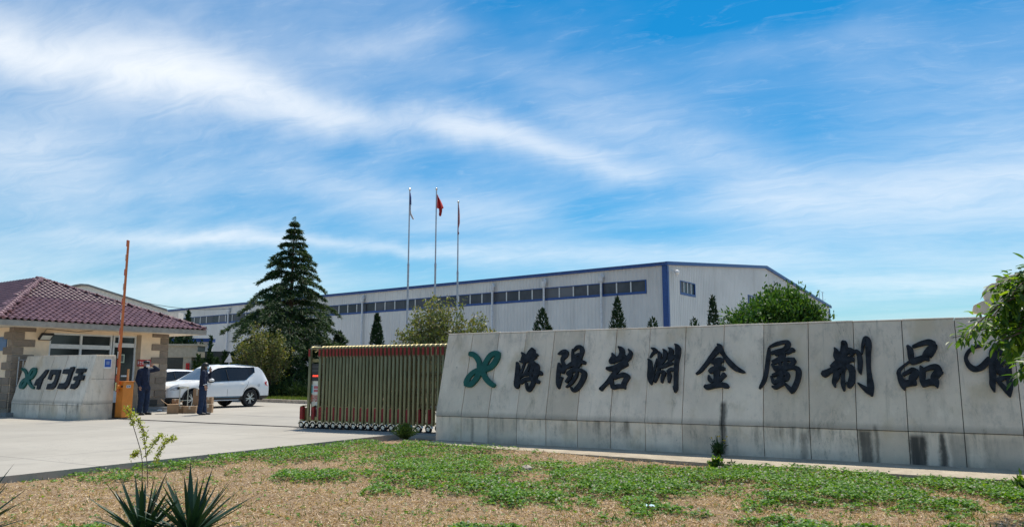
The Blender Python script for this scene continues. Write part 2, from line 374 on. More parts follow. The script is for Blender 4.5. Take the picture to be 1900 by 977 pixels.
def cladding_fn(t, b):
    p = t.pos(); a = t.noise(p, .25, 4, .6); s = t.noise(t.vec(t.xyz(p)[0], t.xyz(p)[1], t.m('MULTIPLY', t.xyz(p)[2], .12)), 1.4, 4, .6)
    c = t.mix(t.ss(a, .3, .7), (.58, .57, .555), (.68, .67, .65)); c = t.mix(t.ss(s, .52, .8, 0, .45), c, (.42, .42, .41)); k = t.noise(t.vec(t.m('MULTIPLY', t.xyz(p)[0], .9), t.m('MULTIPLY', t.xyz(p)[1], .9), t.m('MULTIPLY', t.xyz(p)[2], .05)), 1.0, 3, .6); c = t.mix(t.ss(k, .56, .70, 0, .22), c, (.40, .37, .33))
    t.put(b.inputs['Base Color'], c); b.inputs['Roughness'].default_value = .45
M_clad = material('white_metal_cladding', cladding_fn)
M_blue = simple('blue_trim_paint', (.018, .065, .24), .4, var=.15)
M_pipe = simple('grey_white_pipe', (.60, .62, .65), .45)
M_alu = simple('white_window_frame', (.66, .67, .66), .4, var=.08)
def glass_fn(t, b):
    p = t.pos(); n = t.noise(p, .8, 3, .6)
    t.put(b.inputs['Base Color'], t.mix(t.ss(n, .35, .7), (.022, .025, .028), (.05, .055, .06)))
    b.inputs['Roughness'].default_value = .08; b.inputs['Specular IOR Level'].default_value = .45
M_glass = material('dark_window_glass', glass_fn)
def dusty_fn(t, b):
    p = t.pos(); n = t.noise(p, .6, 4, .6)
    r = t.objrand(); c = t.mix(t.ss(n, .35, .7), (.045, .05, .062), (.08, .086, .10)); c = t.mix(t.ss(r, .72, .98, 0, .7), c, (.17, .18, .20)); c = t.mix(t.ss(r, .25, .05, 0, .7), c, (.02, .022, .026))
    t.put(b.inputs['Base Color'], c); t.put(b.inputs['Roughness'], t.m('ADD', .18, t.m('MULTIPLY', r, .3))); b.inputs['Specular IOR Level'].default_value = .3
M_dusty = material('dusty_factory_glass', dusty_fn)
M_cream = simple('cream_render', (.88, .69, .49), .9, var=.07, scale=2.5, bump=.15, bscale=90)
M_soffit = simple('pale_soffit', (.80, .70, .56), .85)
M_fascia = simple('grey_fascia', (.34, .31, .27), .8, var=.15)
def quoin_fn(t, b):
    p = t.pos(); r = t.objrand(); a = t.noise(p, 9, 5, .7); g = t.noise(p, 45, 4, .7)
    c = t.mix(r, (.22, .17, .13), (.34, .27, .21)); c = t.mix(t.ss(a, .4, .75, 0, .6), c, (.17, .135, .11)); c = t.mix(t.ss(g, .5, .8, 0, .4), c, (.40, .33, .26))
    t.put(b.inputs['Base Color'], c); b.inputs['Roughness'].default_value = .9
    t.put(b.inputs['Normal'], t.bump(t.m('ADD', a, g), .6, .03))
M_quoin = material('split_stone_block', quoin_fn)
def tile_fn(t, b):
    p = t.pos(); r = t.objrand(); i = t.island(); a = t.noise(p, 3, 4, .6)
    k = t.m('FRACT', t.m('ADD', r, i))
    c = t.mix(k, (.155, .078, .088), (.235, .125, .135)); c = t.mix(t.ss(a, .5, .8, 0, .4), c, (.17, .095, .105))
    t.put(b.inputs['Base Color'], c); b.inputs['Roughness'].default_value = .47; b.inputs['Specular IOR Level'].default_value = .6
M_tile = material('plum_glazed_tile', tile_fn)
M_orange = simple('orange_powder_coat', (.64, .205, .022), .5, var=.1, scale=4, bump=.03)
M_white = simple('white_paint', (.78, .78, .77), .5, var=.05)
M_red = simple('red_paint', (.50, .022, .018), .45)
M_redref = simple('red_reflector', (.24, .010, .010), .7, var=.3, scale=20)
def steel_fn(t, b):
    p = t.pos(); n = t.noise(t.vec(t.m('MULTIPLY', t.xyz(p)[0], 9), t.m('MULTIPLY', t.xyz(p)[1], 9), t.xyz(p)[2]), 2.0, 4, .6)
    t.put(b.inputs['Base Color'], t.mix(t.ss(n, .3, .7), (.20, .17, .085), (.31, .27, .15))); b.inputs['Metallic'].default_value = .92
    t.put(b.inputs['Roughness'], t.m('ADD', .36, t.m('MULTIPLY', n, .22)))
M_steel = material('tinted_stainless_steel', steel_fn)
M_chrome = simple('bright_steel', (.72, .72, .70), .22, metal=1.0, var=.05)
M_black = simple('black_plastic', (.018, .018, .019), .5, var=.3)
M_rubber = simple('tyre_rubber', (.020, .020, .021), .85, var=.2)
M_carwhite = simple('white_car_paint', (.86, .86, .86), .34, var=.02, coat=.6)
M_carglass = simple('tinted_car_glass', (.012, .014, .018), .06, var=.1, spec=.5)
M_screen = simple('windscreen_glass', (.10, .13, .17), .05, var=.1, spec=1.0)
M_lamp = simple('headlamp_glass', (.45, .47, .50), .12, var=.3, scale=20, spec=.8)
M_taillight = simple('tail_lamp_red', (.42, .015, .02), .2, spec=.7)
M_alloy = simple('alloy_rim', (.62, .63, .64), .3, metal=.8)
M_card = simple('brown_cardboard', (.36, .225, .125), .85, var=.15, scale=5)
M_tape = simple('pale_packing_tape', (.55, .46, .34), .5)
M_navy = simple('navy_work_cloth', (.007, .014, .040), .85, var=.3, scale=14, bump=.5, bscale=16)
M_navy2 = simple('blue_denim_cloth', (.010, .024, .062), .85, var=.35, scale=14, bump=.5, bscale=16)
M_skin = simple('skin', (.42, .24, .17), .6, var=.08)
M_hair = simple('black_hair', (.012, .010, .009), .5, var=.3, scale=60)
M_mask = simple('white_face_mask', (.75, .76, .77), .8)
M_maskblue = simple('pale_blue_face_mask', (.50, .66, .72), .8)
M_flagred = simple('red_flag_cloth', (.52, .035, .03), .8, var=.15)
M_flagwhite = simple('white_blue_flag_cloth', (.58, .60, .66), .8, var=.15)
M_flagblue = simple('blue_flag_cloth', (.12, .16, .38), .8, var=.15)
M_flagpink = simple('faded_pink_flag_cloth', (.48, .26, .28), .8, var=.2, scale=2)
M_pole = simple('galvanised_pole', (.40, .43, .48), .4, metal=.3)
M_bark = simple('brown_bark', (.10, .075, .055), .95, var=.3, scale=14, bump=.7, bscale=30)
M_cedar = leaf_mat('cedar_needles', [(.012, .036, .016), (.020, .052, .020), (.034, .075, .026), (.070, .12, .038)], .6, .2, .25)
M_cypress = leaf_mat('cypress_foliage', [(.010, .028, .014), (.016, .042, .018), (.030, .064, .026)], .7, .10, .15)
M_juniper = leaf_mat('juniper_foliage', [(.012, .034, .014), (.022, .052, .018), (.045, .085, .028)], .7, .12, .15)
M_shrub = leaf_mat('olive_shrub_leaves', [(.070, .098, .030), (.105, .142, .042), (.15, .185, .062), (.20, .21, .09), (.20, .165, .10)], .5, .30, .35)
M_magnolia = leaf_mat('glossy_green_leaves', [(.022, .070, .014), (.035, .10, .018), (.060, .14, .024), (.11, .20, .04)], .5, .25, .3)
M_bough = leaf_mat('fresh_green_leaves', [(.030, .080, .016), (.050, .115, .020), (.085, .165, .024), (.19, .28, .035)], .4, .58, .4)
M_yucca = leaf_mat('yucca_blades', [(.010, .036, .020), (.016, .048, .024), (.026, .066, .028)], .42, .06, .4)
M_deadblade = simple('dry_brown_blade', (.30, .20, .10), .8, var=.3, scale=12)
M_sapling = leaf_mat('yellow_green_leaflets', [(.20, .17, .06), (.22, .28, .05), (.32, .40, .06), (.42, .48, .09)], .5, .45, .3)
M_weed = leaf_mat('dark_weed_leaves', [(.020, .050, .018), (.035, .075, .025), (.06, .11, .03)], .6, .2, .2)
M_yellow = simple('yellow_petal', (.62, .42, .03), .8)
# ------------------------------------------------------------------ ground, paving, apron
def gz(x, y): return -.115 + .018 * math.sin(x * 1.3 + .7) * math.cos(y * .9) + .012 * math.sin(x * 3.1 + y * 2.3)
def rise(x, y):                            # the earth banks up a little against the wall apron
    off = (x - 0) * -.4985 + (y - 15.32) * -.867
    return .055 * np.exp(-((off - 1.0) / .55) ** 2) * (x > -2.2)
def build_ground():
    xs = np.concatenate([np.array([-3000, -800, -200, -60, -30]), np.arange(-18, 16, .16), np.array([30, 60, 200, 800, 3000])])
    ys = np.concatenate([np.array([-3000, -500, -80, -15, -4]), np.arange(2, 19, .16), np.array([30, 60, 200, 800, 3000])])
    X, Y = np.meshgrid(xs, ys, indexing='ij')
    near = (X > -18) & (X < 16) & (Y > 2) & (Y < 18.5)
    Z = -.115 + near * (rise(X, Y) + .018 * np.sin(X * 1.3 + .7) * np.cos(Y * .9) + .012 * np.sin(X * 3.1 + Y * 2.3) + rng.normal(0, .007, X.shape))
    n, m = len(xs), len(ys); i = np.arange(n * m).reshape(n, m)
    F = np.stack([i[:-1, :-1], i[1:, :-1], i[1:, 1:], i[:-1, 1:]], -1).reshape(-1, 4)
    me = np_mesh('ground', np.stack([X, Y, Z], -1), F, M_dirt); me.shade_smooth()
    tag(from_mesh('ground', me), kind='structure')
build_ground()
PV = [(-12.7, -.2), (-2.50, 17.55), (-1.45, 16.75), (24, 2.1), (190, 190), (-190, 190), (-190, -.2)]
tag(MB().prism(PV, (0, 0, -.30), (1, 0, 0), (0, 1, 0), (0, 0, 1), .30).obj('paving', M_conc), kind='structure')
T = Vector((.867, -.4985, 0)); N = Vector((-.4985, -.867, 0)); UZ = Vector((0, 0, 1))   # along the sign wall, out of its face
W0 = Vector((0, 15.32, 0)) - T * S_OF(0) * 0                                             # a point of the wall's base line
def wall_pt(s, off, z): return W0 + T * (s - S_OF(0)) + N * off + UZ * z
ap = MB()
edge = [(-1.55, .60), (-.6, .85), (.4, 1.0), (1.6, 1.12), (2.8, 1.2), (3.8, 1.3), (4.8, 1.3), (5.8, 1.36), (7.2, 1.36), (9.5, 1.4)]
poly = [(S_OF(a), d) for a, d in edge]
pv = [wall_pt(s, d + .05 * math.sin(s * 7), 0) for s, d in poly]; bk = [wall_pt(s, -.1, 0) for s, d in poly]
q = [(p.x, p.y) for p in pv] + [(p.x, p.y) for p in reversed(bk)]
ap.prism(q, (0, 0, -.16), (1, 0, 0), (0, 1, 0), (0, 0, 1), .13)
tag(ap.obj('path', M_apron), kind='structure')
trk = MB()
a, b = ground_at(196, 776, 0), ground_at(560, 792.5, 0)
d = (b - a).normalized(); nn = Vector((-d.y, d.x, 0))
for o, w_ in ((0, .05),):
    trk.fbox(a, d, nn, UZ, (-.3, -w_ / 2, .004), ((b - a).length + 4.2, w_ / 2, .020))
tag(trk.obj('gate_track', simple('rusty_rail', (.10, .08, .07), .7)), kind='structure')
# planting strip inside the yard, with its kerb
kb = MB()
kA, kB = ground_at(470, 744.5, 0), ground_at(600, 750, 0)
kd = (kB - kA).normalized(); kn = Vector((-kd.y, kd.x, 0))
bed = MB().fbox(kA, kd, kn, UZ, (-.6, .16, -.05), (62, 24, .12))
tag(bed.obj('planting_bed', M_dirt), kind='structure')
for i in range(62):
    r_ = rnd.uniform(-.008, .008)
    kb = MB().fbox(kA, kd, kn, UZ, (-.6 + i * 1.0, 0 + r_, -.05), (-.6 + i * 1.0 + .985, .15 + r_, .16 + r_ * .5))
    if i < 12: tag(kb.obj('kerb', M_kerb, bevel=.015), kind='structure')
    else:
        if i == 12: rest = MB()
        rest.fbox(kA, kd, kn, UZ, (-.6 + i * 1.0, 0 + r_, -.05), (-.6 + i * 1.0 + .985, .15 + r_, .16 + r_ * .5))
tag(rest.obj('kerb', M_kerb), kind='structure')

# ------------------------------------------------------------------ lettering traced as brush strokes
def resample(pts, step=9.0):
    out = []; n = len(pts)
    for i in range(n - 1):
        p0, p1, p2, p3 = pts[max(i - 1, 0)], pts[i], pts[i + 1], pts[min(i + 2, n - 1)]
        k = max(2, int(math.hypot(p2[0] - p1[0], p2[1] - p1[1]) / step))
        for j in range(k):
            t = j / k; q = []
            for c in range(3):
                a, b, cc, d_ = p0[c], p1[c], p2[c], p3[c]
                q.append(.5 * (2 * b + (cc - a) * t + (2 * a - 5 * b + 4 * cc - d_) * t * t + (3 * b - a - 3 * cc + d_) * t ** 3))
            out.append(q)
    out.append(list(pts[-1])); return out
def stroke(mb, pts, to_uv, plane, depth):
    """pts (x, y, width) on the tracing sheet; to_uv maps the sheet to wall metres; plane maps (u, v, depth) to space"""
    p = resample(pts)
    def ext(a, b, out_):
        dx, dy = a[0] - b[0], a[1] - b[1]; L = math.hypot(dx, dy) or 1; r = a[2] / 2
        for k, wf in ((.5, .84), (.85, .5)):
            out_.append([a[0] + dx / L * r * k * .8, a[1] + dy / L * r * k * .8, a[2] * wf])
    e0, e1 = [], []
    ext(p[0], p[1], e0); ext(p[-1], p[-2], e1)
    p = e0[::-1] + p + e1
    Lf, Rt = [], []
    for i, (x, y, w) in enumerate(p):
        a, b = p[max(i - 1, 0)], p[min(i + 1, len(p) - 1)]
        dx, dy = b[0] - a[0], b[1] - a[1]; L = math.hypot(dx, dy) or 1
        w = max(w, 6) / 2
        Lf.append(to_uv(x - dy / L * w, y + dx / L * w)); Rt.append(to_uv(x + dy / L * w, y - dx / L * w))
    n = len(p); vs = [plane(*q, depth) for q in Lf] + [plane(*q, depth) for q in Rt] + [plane(*q, -.004) for q in Lf] + [plane(*q, -.004) for q in Rt]
    fs = []
    for i in range(n - 1):
        fs += [(i, i + 1, n + i + 1, n + i), (i, 2 * n + i, 2 * n + i + 1, i + 1), (n + i, n + i + 1, 3 * n + i + 1, 3 * n + i)]
    fs += [(0, n, 3 * n, 2 * n), (n - 1, 3 * n - 1, 4 * n - 1, 2 * n - 1)]
    mb.add(vs, fs)
def plate(mb, pts, to_uv, plane, depth):
    q = [to_uv(*p) for p in pts]; n = len(q)
    mb.add([plane(*p, -.004) for p in q] + [plane(*p, depth) for p in q],
           [tuple(range(n))[::-1], tuple(range(n, 2 * n))] + [(i, (i + 1) % n, n + (i + 1) % n, n + i) for i in range(n)])
GLYPHS = {
 'hai': (930, 635, 9.77, [
  [(385,190,30),(425,250,80),(390,340,70),(345,345,20)], [(300,370,40),(312,460,72),(292,600,62),(275,760,62),(300,815,60)],
  [(300,815,60),(320,740,60),(345,620,42),(400,480,40),(450,340,42),(510,210,60),(580,130,70)], [(590,150,80),(560,240,110),(500,320,80),(470,355,40)],
  [(500,330,60),(590,280,80),(640,235,84),(672,238,30)], [(545,370,50),(500,480,50),(445,575,50)],
  [(330,640,70),(400,600,52),(520,572,60),(640,565,60),(720,560,84),(738,585,50)], [(560,390,50),(620,405,70),(658,440,92),(650,560,82),(610,700,72),(560,815,70),(515,870,60),(482,820,50),(470,740,36)],
  [(590,420,60),(565,540,50),(545,640,40)], [(370,735,60),(430,690,70),(520,665,70),(600,680,70),(690,720,70)], [(540,330,60),(600,370,60)]]),
 'yang': (1015, 635, 9.77, [
  [(215,215,26),(290,185,80),(350,185,96),(335,245,90),(288,310,60),(305,390,62),(325,450,84),(302,555,46)], [(290,545,44),(255,480,52),(232,400,44)],
  [(228,385,40),(222,520,70),(207,680,60),(212,770,58),(228,832,36)], [(225,815,48),(252,720,48),(285,640,38)],
  [(482,135,36),(475,230,42),(480,350,50)], [(500,150,34),(555,95,56),(620,95,72),(650,155,72),(625,250,64),(588,340,60)], [(495,265,40),(590,215,44)], [(520,300,80),(575,330,90)],
  [(375,455,58),(450,410,80),(560,370,92),(640,360,64),(695,372,64)], [(600,400,62),(540,460,62),(460,520,70),(392,580,74)],
  [(430,555,66),(520,512,52),(620,512,62),(688,560,84),(678,640,84),(620,760,80),(550,845,78),(488,885,40),(452,822,36)], [(460,590,44),(420,650,60),(368,720,50)], [(562,545,40),(540,620,52),(470,730,50),(400,790,40),(362,815,18)]]),
 'yan': (1095, 630, 9.77, [
  [(412,252,30),(432,320,84),(385,400,80),(376,425,40)], [(385,405,74),(470,370,90),(560,330,92),(630,300,80)], [(522,132,28),(572,175,84),(590,235,92),(560,310,84)],
  [(707,180,28),(745,240,62),(720,310,80),(660,375,84),(600,430,80)], [(318,525,58),(370,532,80),(470,510,84),(580,470,112),(675,445,70)],
  [(600,440,100),(520,530,84),(430,640,82),(340,760,70),(255,850,62),(208,900,72)], [(400,690,60),(402,780,62),(422,870,66)], [(450,690,62),(540,660,64),(620,640,82),(695,672,82)], [(690,675,90),(650,750,82),(620,820,80),(640,885,36)], [(430,870,70),(520,850,74),(605,850,70)]]),
 'yuan': (1185, 630, 9.77, [
  [(235,153,18),(290,182,66),(318,212,66),(270,252,50),(217,325,26)], [(177,355,20),(212,400,70),(215,520,80),(202,660,72),(217,755,56),(240,818,18)], [(240,805,30),(257,700,60),(290,560,46),(320,440,34),(338,350,18)],
  [(370,220,28),(390,270,70),(380,370,52),(375,480,52),(368,580,60),(340,680,60),(304,770,36)], [(450,178,20),(490,230,72),(480,330,72),(430,405,72),(395,460,46)], [(550,152,20),(600,200,80),(580,310,72),(562,365,66)], [(560,370,56),(630,322,62),(680,300,40)], [(545,408,24),(610,360,40),(662,330,26)],
  [(412,505,48),(480,480,62),(560,440,72),(618,432,52)], [(400,590,40),(460,590,60),(472,620,62),(442,700,60),(432,775,36)], [(525,577,20),(590,550,62),(650,540,50)], [(552,590,50),(570,660,72),(560,775,36)],
  [(668,88,18),(720,150,90),(722,280,84),(700,420,72),(690,600,72),(686,800,70),(682,900,72),(670,955,28)], [(642,855,18),(668,900,56)]]),
 'jin': (1290, 630, 9.77, [
  [(410,85,30),(442,135,100),(382,220,100),(300,320,82),(210,440,70),(110,560,62),(30,622,34)], [(450,125,92),(472,195,92),(540,300,72),(640,430,100),(740,520,92),(850,575,62),(900,592,34)],
  [(350,412,92),(430,382,104),(495,378,84)], [(292,412,40),(350,420,80)], [(420,420,120),(400,560,112),(390,700,92),(390,800,92)], [(280,580,84),(340,545,104),(440,520,92),(530,530,62)], [(255,655,30),(270,720,72),(300,755,62),(345,735,34)],
  [(535,640,84),(490,690,72),(430,760,62)], [(195,850,74),(232,862,90),(340,840,84),(470,822,84),(570,842,90),(600,858,60)]]),
 'shu': (1400, 625, 9.77, [
  [(275,182,28),(400,132,62),(540,98,62),(608,115,92),(600,170,92),(540,230,72),(430,252,50),(330,290,62),(292,300,40)], [(266,205,40),(260,330,72),(240,480,72),(216,650,72),(180,790,72),(122,895,52),(98,935,28)],
  [(722,250,54),(680,242,80),(600,300,50)], [(395,312,70),(480,292,62)], [(470,262,62),(500,330,74),(440,392,50),(332,450,46)], [(540,292,70),(520,400,74)], [(330,505,48),(382,590,62)], [(360,485,40),(480,430,62),(620,412,62),(715,422,84)], [(725,438,84),(682,510,72)], [(400,570,72),(520,560,72),(680,520,62)], [(470,480,52),(470,560,50)], [(570,470,84),(560,540,60)],
  [(400,620,62),(560,580,72),(700,562,62),(788,592,92),(808,655,100),(790,780,92),(742,900,92),(695,980,86),(672,1015,40)], [(685,985,80),(620,920,72),(570,862,44)], [(312,725,36),(352,830,62)], [(342,702,50),(480,660,72),(600,682,84),(598,760,72)], [(362,842,62),(480,790,72),(600,770,62)], [(450,742,70)  ,(455,800,70)], [(480,622,62),(500,740,70),(500,852,62)], [(332,908,30),(392,920,62),(500,862,72),(552,842,56)]]),
 'zhi': (1515, 620, 8.14, [
  [(272,208,18),(300,260,66),(302,330,82),(322,390,62)], [(380,212,18),(410,135,74),(422,190,92),(410,290,92),(410,450,92),(402,600,52),(402,740,62),(420,845,36)], [(302,350,50),(400,290,92),(490,252,82),(560,270,62)], [(560,280,50),(602,258,40),(640,300,62),(660,400,72),(660,540,62),(674,605,18)],
  [(105,590,76),(135,595,96),(200,560,72),(300,500,72),(400,430,92),(500,382,82),(560,390,50)], [(212,485,18),(300,430,62),(400,380,62)], [(290,560,62),(302,640,92),(270,730,62),(285,795,26)], [(330,590,62),(390,540,42)], [(470,480,62),(530,530,92),(545,620,84),(530,720,92),(500,795,44),(462,740,36)], [(540,312,40),(520,330,30)],
  [(690,300,18),(700,190,40),(722,100,50),(752,75,68),(788,140,84),(785,300,72),(790,500,62),(805,650,72),(822,800,92),(840,925,36)], [(838,925,26),(780,860,72),(700,800,50),(628,742,18)]]),
 'pin': (1655, 620, 8.14, [
  [(235,182,40),(275,250,84),(290,360,84),(310,430,62)], [(320,190,40),(430,150,62),(550,122,72),(615,160,104)], [(635,182,104),(570,270,132),(520,340,112),(555,392,36)], [(310,418,84),(400,390,84),(500,350,72)], [(260,422,30),(180,480,32),(112,550,50),(102,600,62)],
  [(102,602,52),(140,700,84),(170,780,72),(190,835,28)], [(172,610,42),(250,570,52),(310,542,62),(368,580,84)], [(368,590,84),(310,680,104),(360,755,44)], [(172,760,84),(270,740,84),(350,750,52)], [(430,492,30),(460,560,84),(460,680,84),(480,775,56)], [(492,540,52),(600,500,62),(680,512,84),(740,580,62),(768,585,28)], [(700,580,112),(640,660,104),(670,740,84),(690,808,18)], [(482,760,72),(570,730,84),(650,742,62)]]),
 'you': (1780, 630, 8.14, [
  [(330,92,40),(240,112,42),(142,180,50),(97,280,52),(130,370,62),(190,430,72),(260,445,72),(340,410,84),(400,350,84),(440,290,62)], [(600,92,62),(522,180,120),(502,300,104),(500,450,102),(502,580,92),(502,680,84),(530,782,28)], [(560,222,84),(640,180,84),(708,212,84),(740,290,84),(740,450,84),(755,620,84),(770,740,72),(762,852,36)],
  [(760,845,36),(700,760,62),(620,670,52),(572,602,56)], [(590,332,84),(640,362,92)], [(600,460,104),(660,500,104)], [(612,600,72),(678,572,62)], [(560,350,70),(580,450,60)]]),
 'emblem': (850, 640, 9.77, [
  [(232,165,80),(290,175,90),(360,240,90),(398,330,86),(398,400,82)], [(430,440,84),(380,452,66),(290,498,66),(200,592,70),(166,690,86),(140,735,34)], [(150,730,40),(230,722,72),(310,655,72),(366,570,78),(425,460,84)],
  [(455,480,84),(490,380,80),(545,270,72),(605,190,72),(680,152,72),(742,138,44)], [(752,142,44),(728,225,74),(675,325,76),(600,405,75),(500,450,76)], [(480,430,84),(480,520,86),(520,610,90),(590,688,90),(655,732,84)]]),
}
def glyph_mesh(key, plane, px_plane, depth, sheet=None):
    ox, oy, sc, strokes = GLYPHS[key]; mb = MB()
    k = 1.16 if key in ('pin', 'you', 'zhi') else 1.06
    strokes = [[(x, y, w * (k if key != 'emblem' or i in (0, 5) else 1.22)) for x, y, w in st] for i, st in enumerate(strokes)]
    sheet = sheet or (lambda x, y: (ox + x / sc, oy + y / sc))
    for i, st in enumerate(strokes):
        stroke(mb, st, lambda x, y: px_plane(*sheet(x, y)), plane, depth + .0018 * i)
    return mb

# ------------------------------------------------------------------ the long sign wall
HB, HT, SETB = .465, 2.215, .45           # plinth height, top height, set-back of the leaning face
def wall_front(s, z):                      # outward offset of the leaning face at height z
    return -SETB * (z - HB) / (HT - HB)
wl = thing('sign_wall', 'long granite sign wall with a leaning face and black raised calligraphy beside the grass', 'wall', tuple(wall_pt(S_OF(-1.6), -.5, 0)))
JX = [808, 855, 905, 957.5, 1012, 1070, 1131.5, 1196, 1265, 1339, 1416, 1502, 1590, 1685, 1789, 1900]
def s_at(px):
    p = plane_at(px, 770 + (px - 808) * .0352, wall_pt(0, 0, 0), N); return (p - W0).dot(T) + S_OF(0)
JS = [s_at(j) for j in JX]
JS += [JS[-1] + .75 * (i + 1) for i in range(2)]
core = MB()
s0, s1 = JS[0] + .02, JS[-1] - .02
core.hexa([wall_pt(s0, -.05, -.25), wall_pt(s1, -.05, -.25), wall_pt(s1, -1.0, -.25), wall_pt(s0, -1.0, -.25),
           wall_pt(s0, -.05, HB - .012), wall_pt(s1, -.05, HB - .012), wall_pt(s1, -1.0, HB - .012), wall_pt(s0, -1.0, HB - .012)])
core.hexa([wall_pt(s0, -.055, HB - .012), wall_pt(s1, -.055, HB - .012), wall_pt(s1, -1.0, HB - .012), wall_pt(s0, -1.0, HB - .012),
           wall_pt(s0, -SETB - .05, HT - .05), wall_pt(s1, -SETB - .05, HT - .05), wall_pt(s1, -1.0, HT - .05), wall_pt(s0, -1.0, HT - .05)])
core.obj('wall_core', M_joint, wl)
def slab_pair(a, b, parent, pt, setb, hb, ht, mat, back=-1.02, zb=-.25):
    g = .005
    o1, o2 = rnd.uniform(-.006, .006), rnd.uniform(-.008, .004)
    dz = rnd.uniform(-.004, .004)
    up = MB().hexa([pt(a + g, o1, hb + g), pt(b - g, o1 + dz, hb + g), pt(b - g, -.09, hb + g), pt(a + g, -.09, hb + g),
                    pt(a + g, -setb + o1, ht - .03), pt(b - g, -setb + o1 + dz, ht - .03), pt(b - g, -setb - .09, ht - .03), pt(a + g, -setb - .09, ht - .03)])
    up.obj('slab', mat, parent, bevel=.004)
    lo = MB().hexa([pt(a + g, o2 - .012, zb), pt(b - g, o2 - .012, zb), pt(b - g, -.09, zb), pt(a + g, -.09, zb),
                    pt(a + g, o2 - .012, hb - g), pt(b - g, o2 - .012 + dz, hb - g), pt(b - g, -.09, hb - g), pt(a + g, -.09, hb - g)])
    lo.obj('slab', mat, parent, bevel=.004)
    cp = MB().hexa([pt(a + g * .6, -setb + o1 + .004, ht - .027), pt(b - g * .6, -setb + o1 + .004, ht - .027), pt(b - g * .6, back, ht - .027), pt(a + g * .6, back, ht - .027),
                    pt(a + g * .6, -setb + o1 - .004, ht + dz), pt(b - g * .6, -setb + o1 - .004, ht + dz), pt(b - g * .6, back, ht + dz), pt(a + g * .6, back, ht + dz)])
    cp.obj('coping_slab', mat, parent, bevel=.006)
for a, b in zip(JS, JS[1:]): slab_pair(a, b, wl, wall_pt, SETB, HB, HT, M_stone)
def face_px(px, py):                       # tracing sheet -> (s, height) on the leaning face
    n = Vector(N) * (HT - HB) + UZ * SETB; n.normalize()
    p = plane_at(px, py, wall_pt(0, 0, HB), n)
    return (p - W0).dot(T) + S_OF(0), p.z
FN = (Vector(N) * (HT - HB) + UZ * SETB).normalized()
def face_plane(s, z, d): return wall_pt(s, wall_front(s, z), z) + FN * d
for k in ('hai', 'yang', 'yan', 'yuan', 'jin', 'shu', 'zhi', 'pin', 'you'):
    o = glyph_mesh(k, face_plane, face_px, .042).obj('letter', M_letter, wl)
o = glyph_mesh('emblem', face_plane, face_px, .045).obj('emblem', M_emblem, wl)
o['label'] = 'green raised emblem of two crossed looped curves'
# stepped grey outline above the wall's far right, no known part, built as slabs
for i, (pts) in enumerate(([(1803, 580), (1806, 566), (1822, 558), (1834, 556), (1850, 562), (1905, 560), (1905, 586)],
                           [(1831, 565), (1822, 542), (1832, 530), (1840, 525), (1858, 523), (1905, 523), (1905, 586), (1834, 586)],
                           [(1852, 528), (1848, 517), (1850, 514), (1866, 511), (1884, 508), (1905, 504), (1905, 586), (1858, 586)])):
    P = [plane_at(x, y, wall_pt(0, -.62 - .012 * i, 0), N) for x, y in pts]
    uv = [((p - W0).dot(T), p.z) for p in P]
    MB().prism(uv, W0 + N * (-.62 - .012 * i), T, UZ, -N, .25 - .024 * i).obj('scalloped_outline', M_stone2, wl, bevel=.012)

# ------------------------------------------------------------------ the short sign wall on the other side of the entrance
q0 = ground_at(147, 779, 0)
q0 = Vector((q0.x, q0.y, 0)); SL = 3.80; TH = .98
def sw_pt(s, off, z): return q0 + T * s + N * off + UZ * z     # s runs from -SL to 0
HB2, HT2, SB2 = .42, 1.93, .36
sw = thing('sign_wall', 'short granite sign wall with four black katakana letters beside the orange barrier', 'wall', tuple(sw_pt(-1.8, -.5, 0)))
ends = [-SL, -2.95, -2.18, -1.45, -.72, 0]
c2 = MB()
def end_in(z): return -.30 * max(0, (z - HB2)) / (HT2 - HB2)     # the right-hand end also leans in
def sw_front(z): return -SB2 * max(0.0, (z - HB2)) / (HT2 - HB2)
c2.hexa([sw_pt(-SL + .02, -.05, -.1), sw_pt(-.03, -.05, -.1), sw_pt(-.03, -TH + .02, -.1), sw_pt(-SL + .02, -TH + .02, -.1),
         sw_pt(-SL + .02, -SB2 - .05, HT2 - .05), sw_pt(-.03, -SB2 - .05, HT2 - .05), sw_pt(-.03, -TH + .02, HT2 - .05), sw_pt(-SL + .02, -TH + .02, HT2 - .05)])
c2.obj('wall_core', M_joint, sw)
for a, b in zip(ends, ends[1:]): slab_pair(a, b, sw, sw_pt, SB2, HB2, HT2, M_stone2, back=-TH, zb=-.1)
def end_slab(o0, o1, z0, z1, front):        # facing slabs of the end face
    g = .004
    f0, f1 = (sw_front(z0) - .012 if front else o0 - g), (sw_front(z1) - .012 if front else o0 - g)
    P = [sw_pt(.0, f0, z0 + g), sw_pt(.035, f0, z0 + g), sw_pt(.035, o1 + g, z0 + g), sw_pt(0, o1 + g, z0 + g),
         sw_pt(.0, f1, z1 - g), sw_pt(.035, f1, z1 - g), sw_pt(.035, o1 + g, z1 - g), sw_pt(0, o1 + g, z1 - g)]
    MB().hexa(P).obj('slab', M_stone2, sw, bevel=.004)
end_slab(0, -TH, -.1, .46, True); end_slab(0, -TH, .46, 1.20, True); end_slab(0, -.62, 1.20, HT2 - .03, True); end_slab(-.62, -TH, 1.20, HT2 - .03, False)
sn = (Vector(N) * (HT2 - HB2) + UZ * SB2).normalized()
def sw_px(px, py):
    p = plane_at(px, py, sw_pt(0, 0, HB2), sn); return (p - q0).dot(T), p.z
def sw_plane(s, z, d): return sw_pt(s, sw_front(z), z) + sn * d
KS = lambda x, y: sw_px(30 + x / 13.57, 670 + y / 13.57)
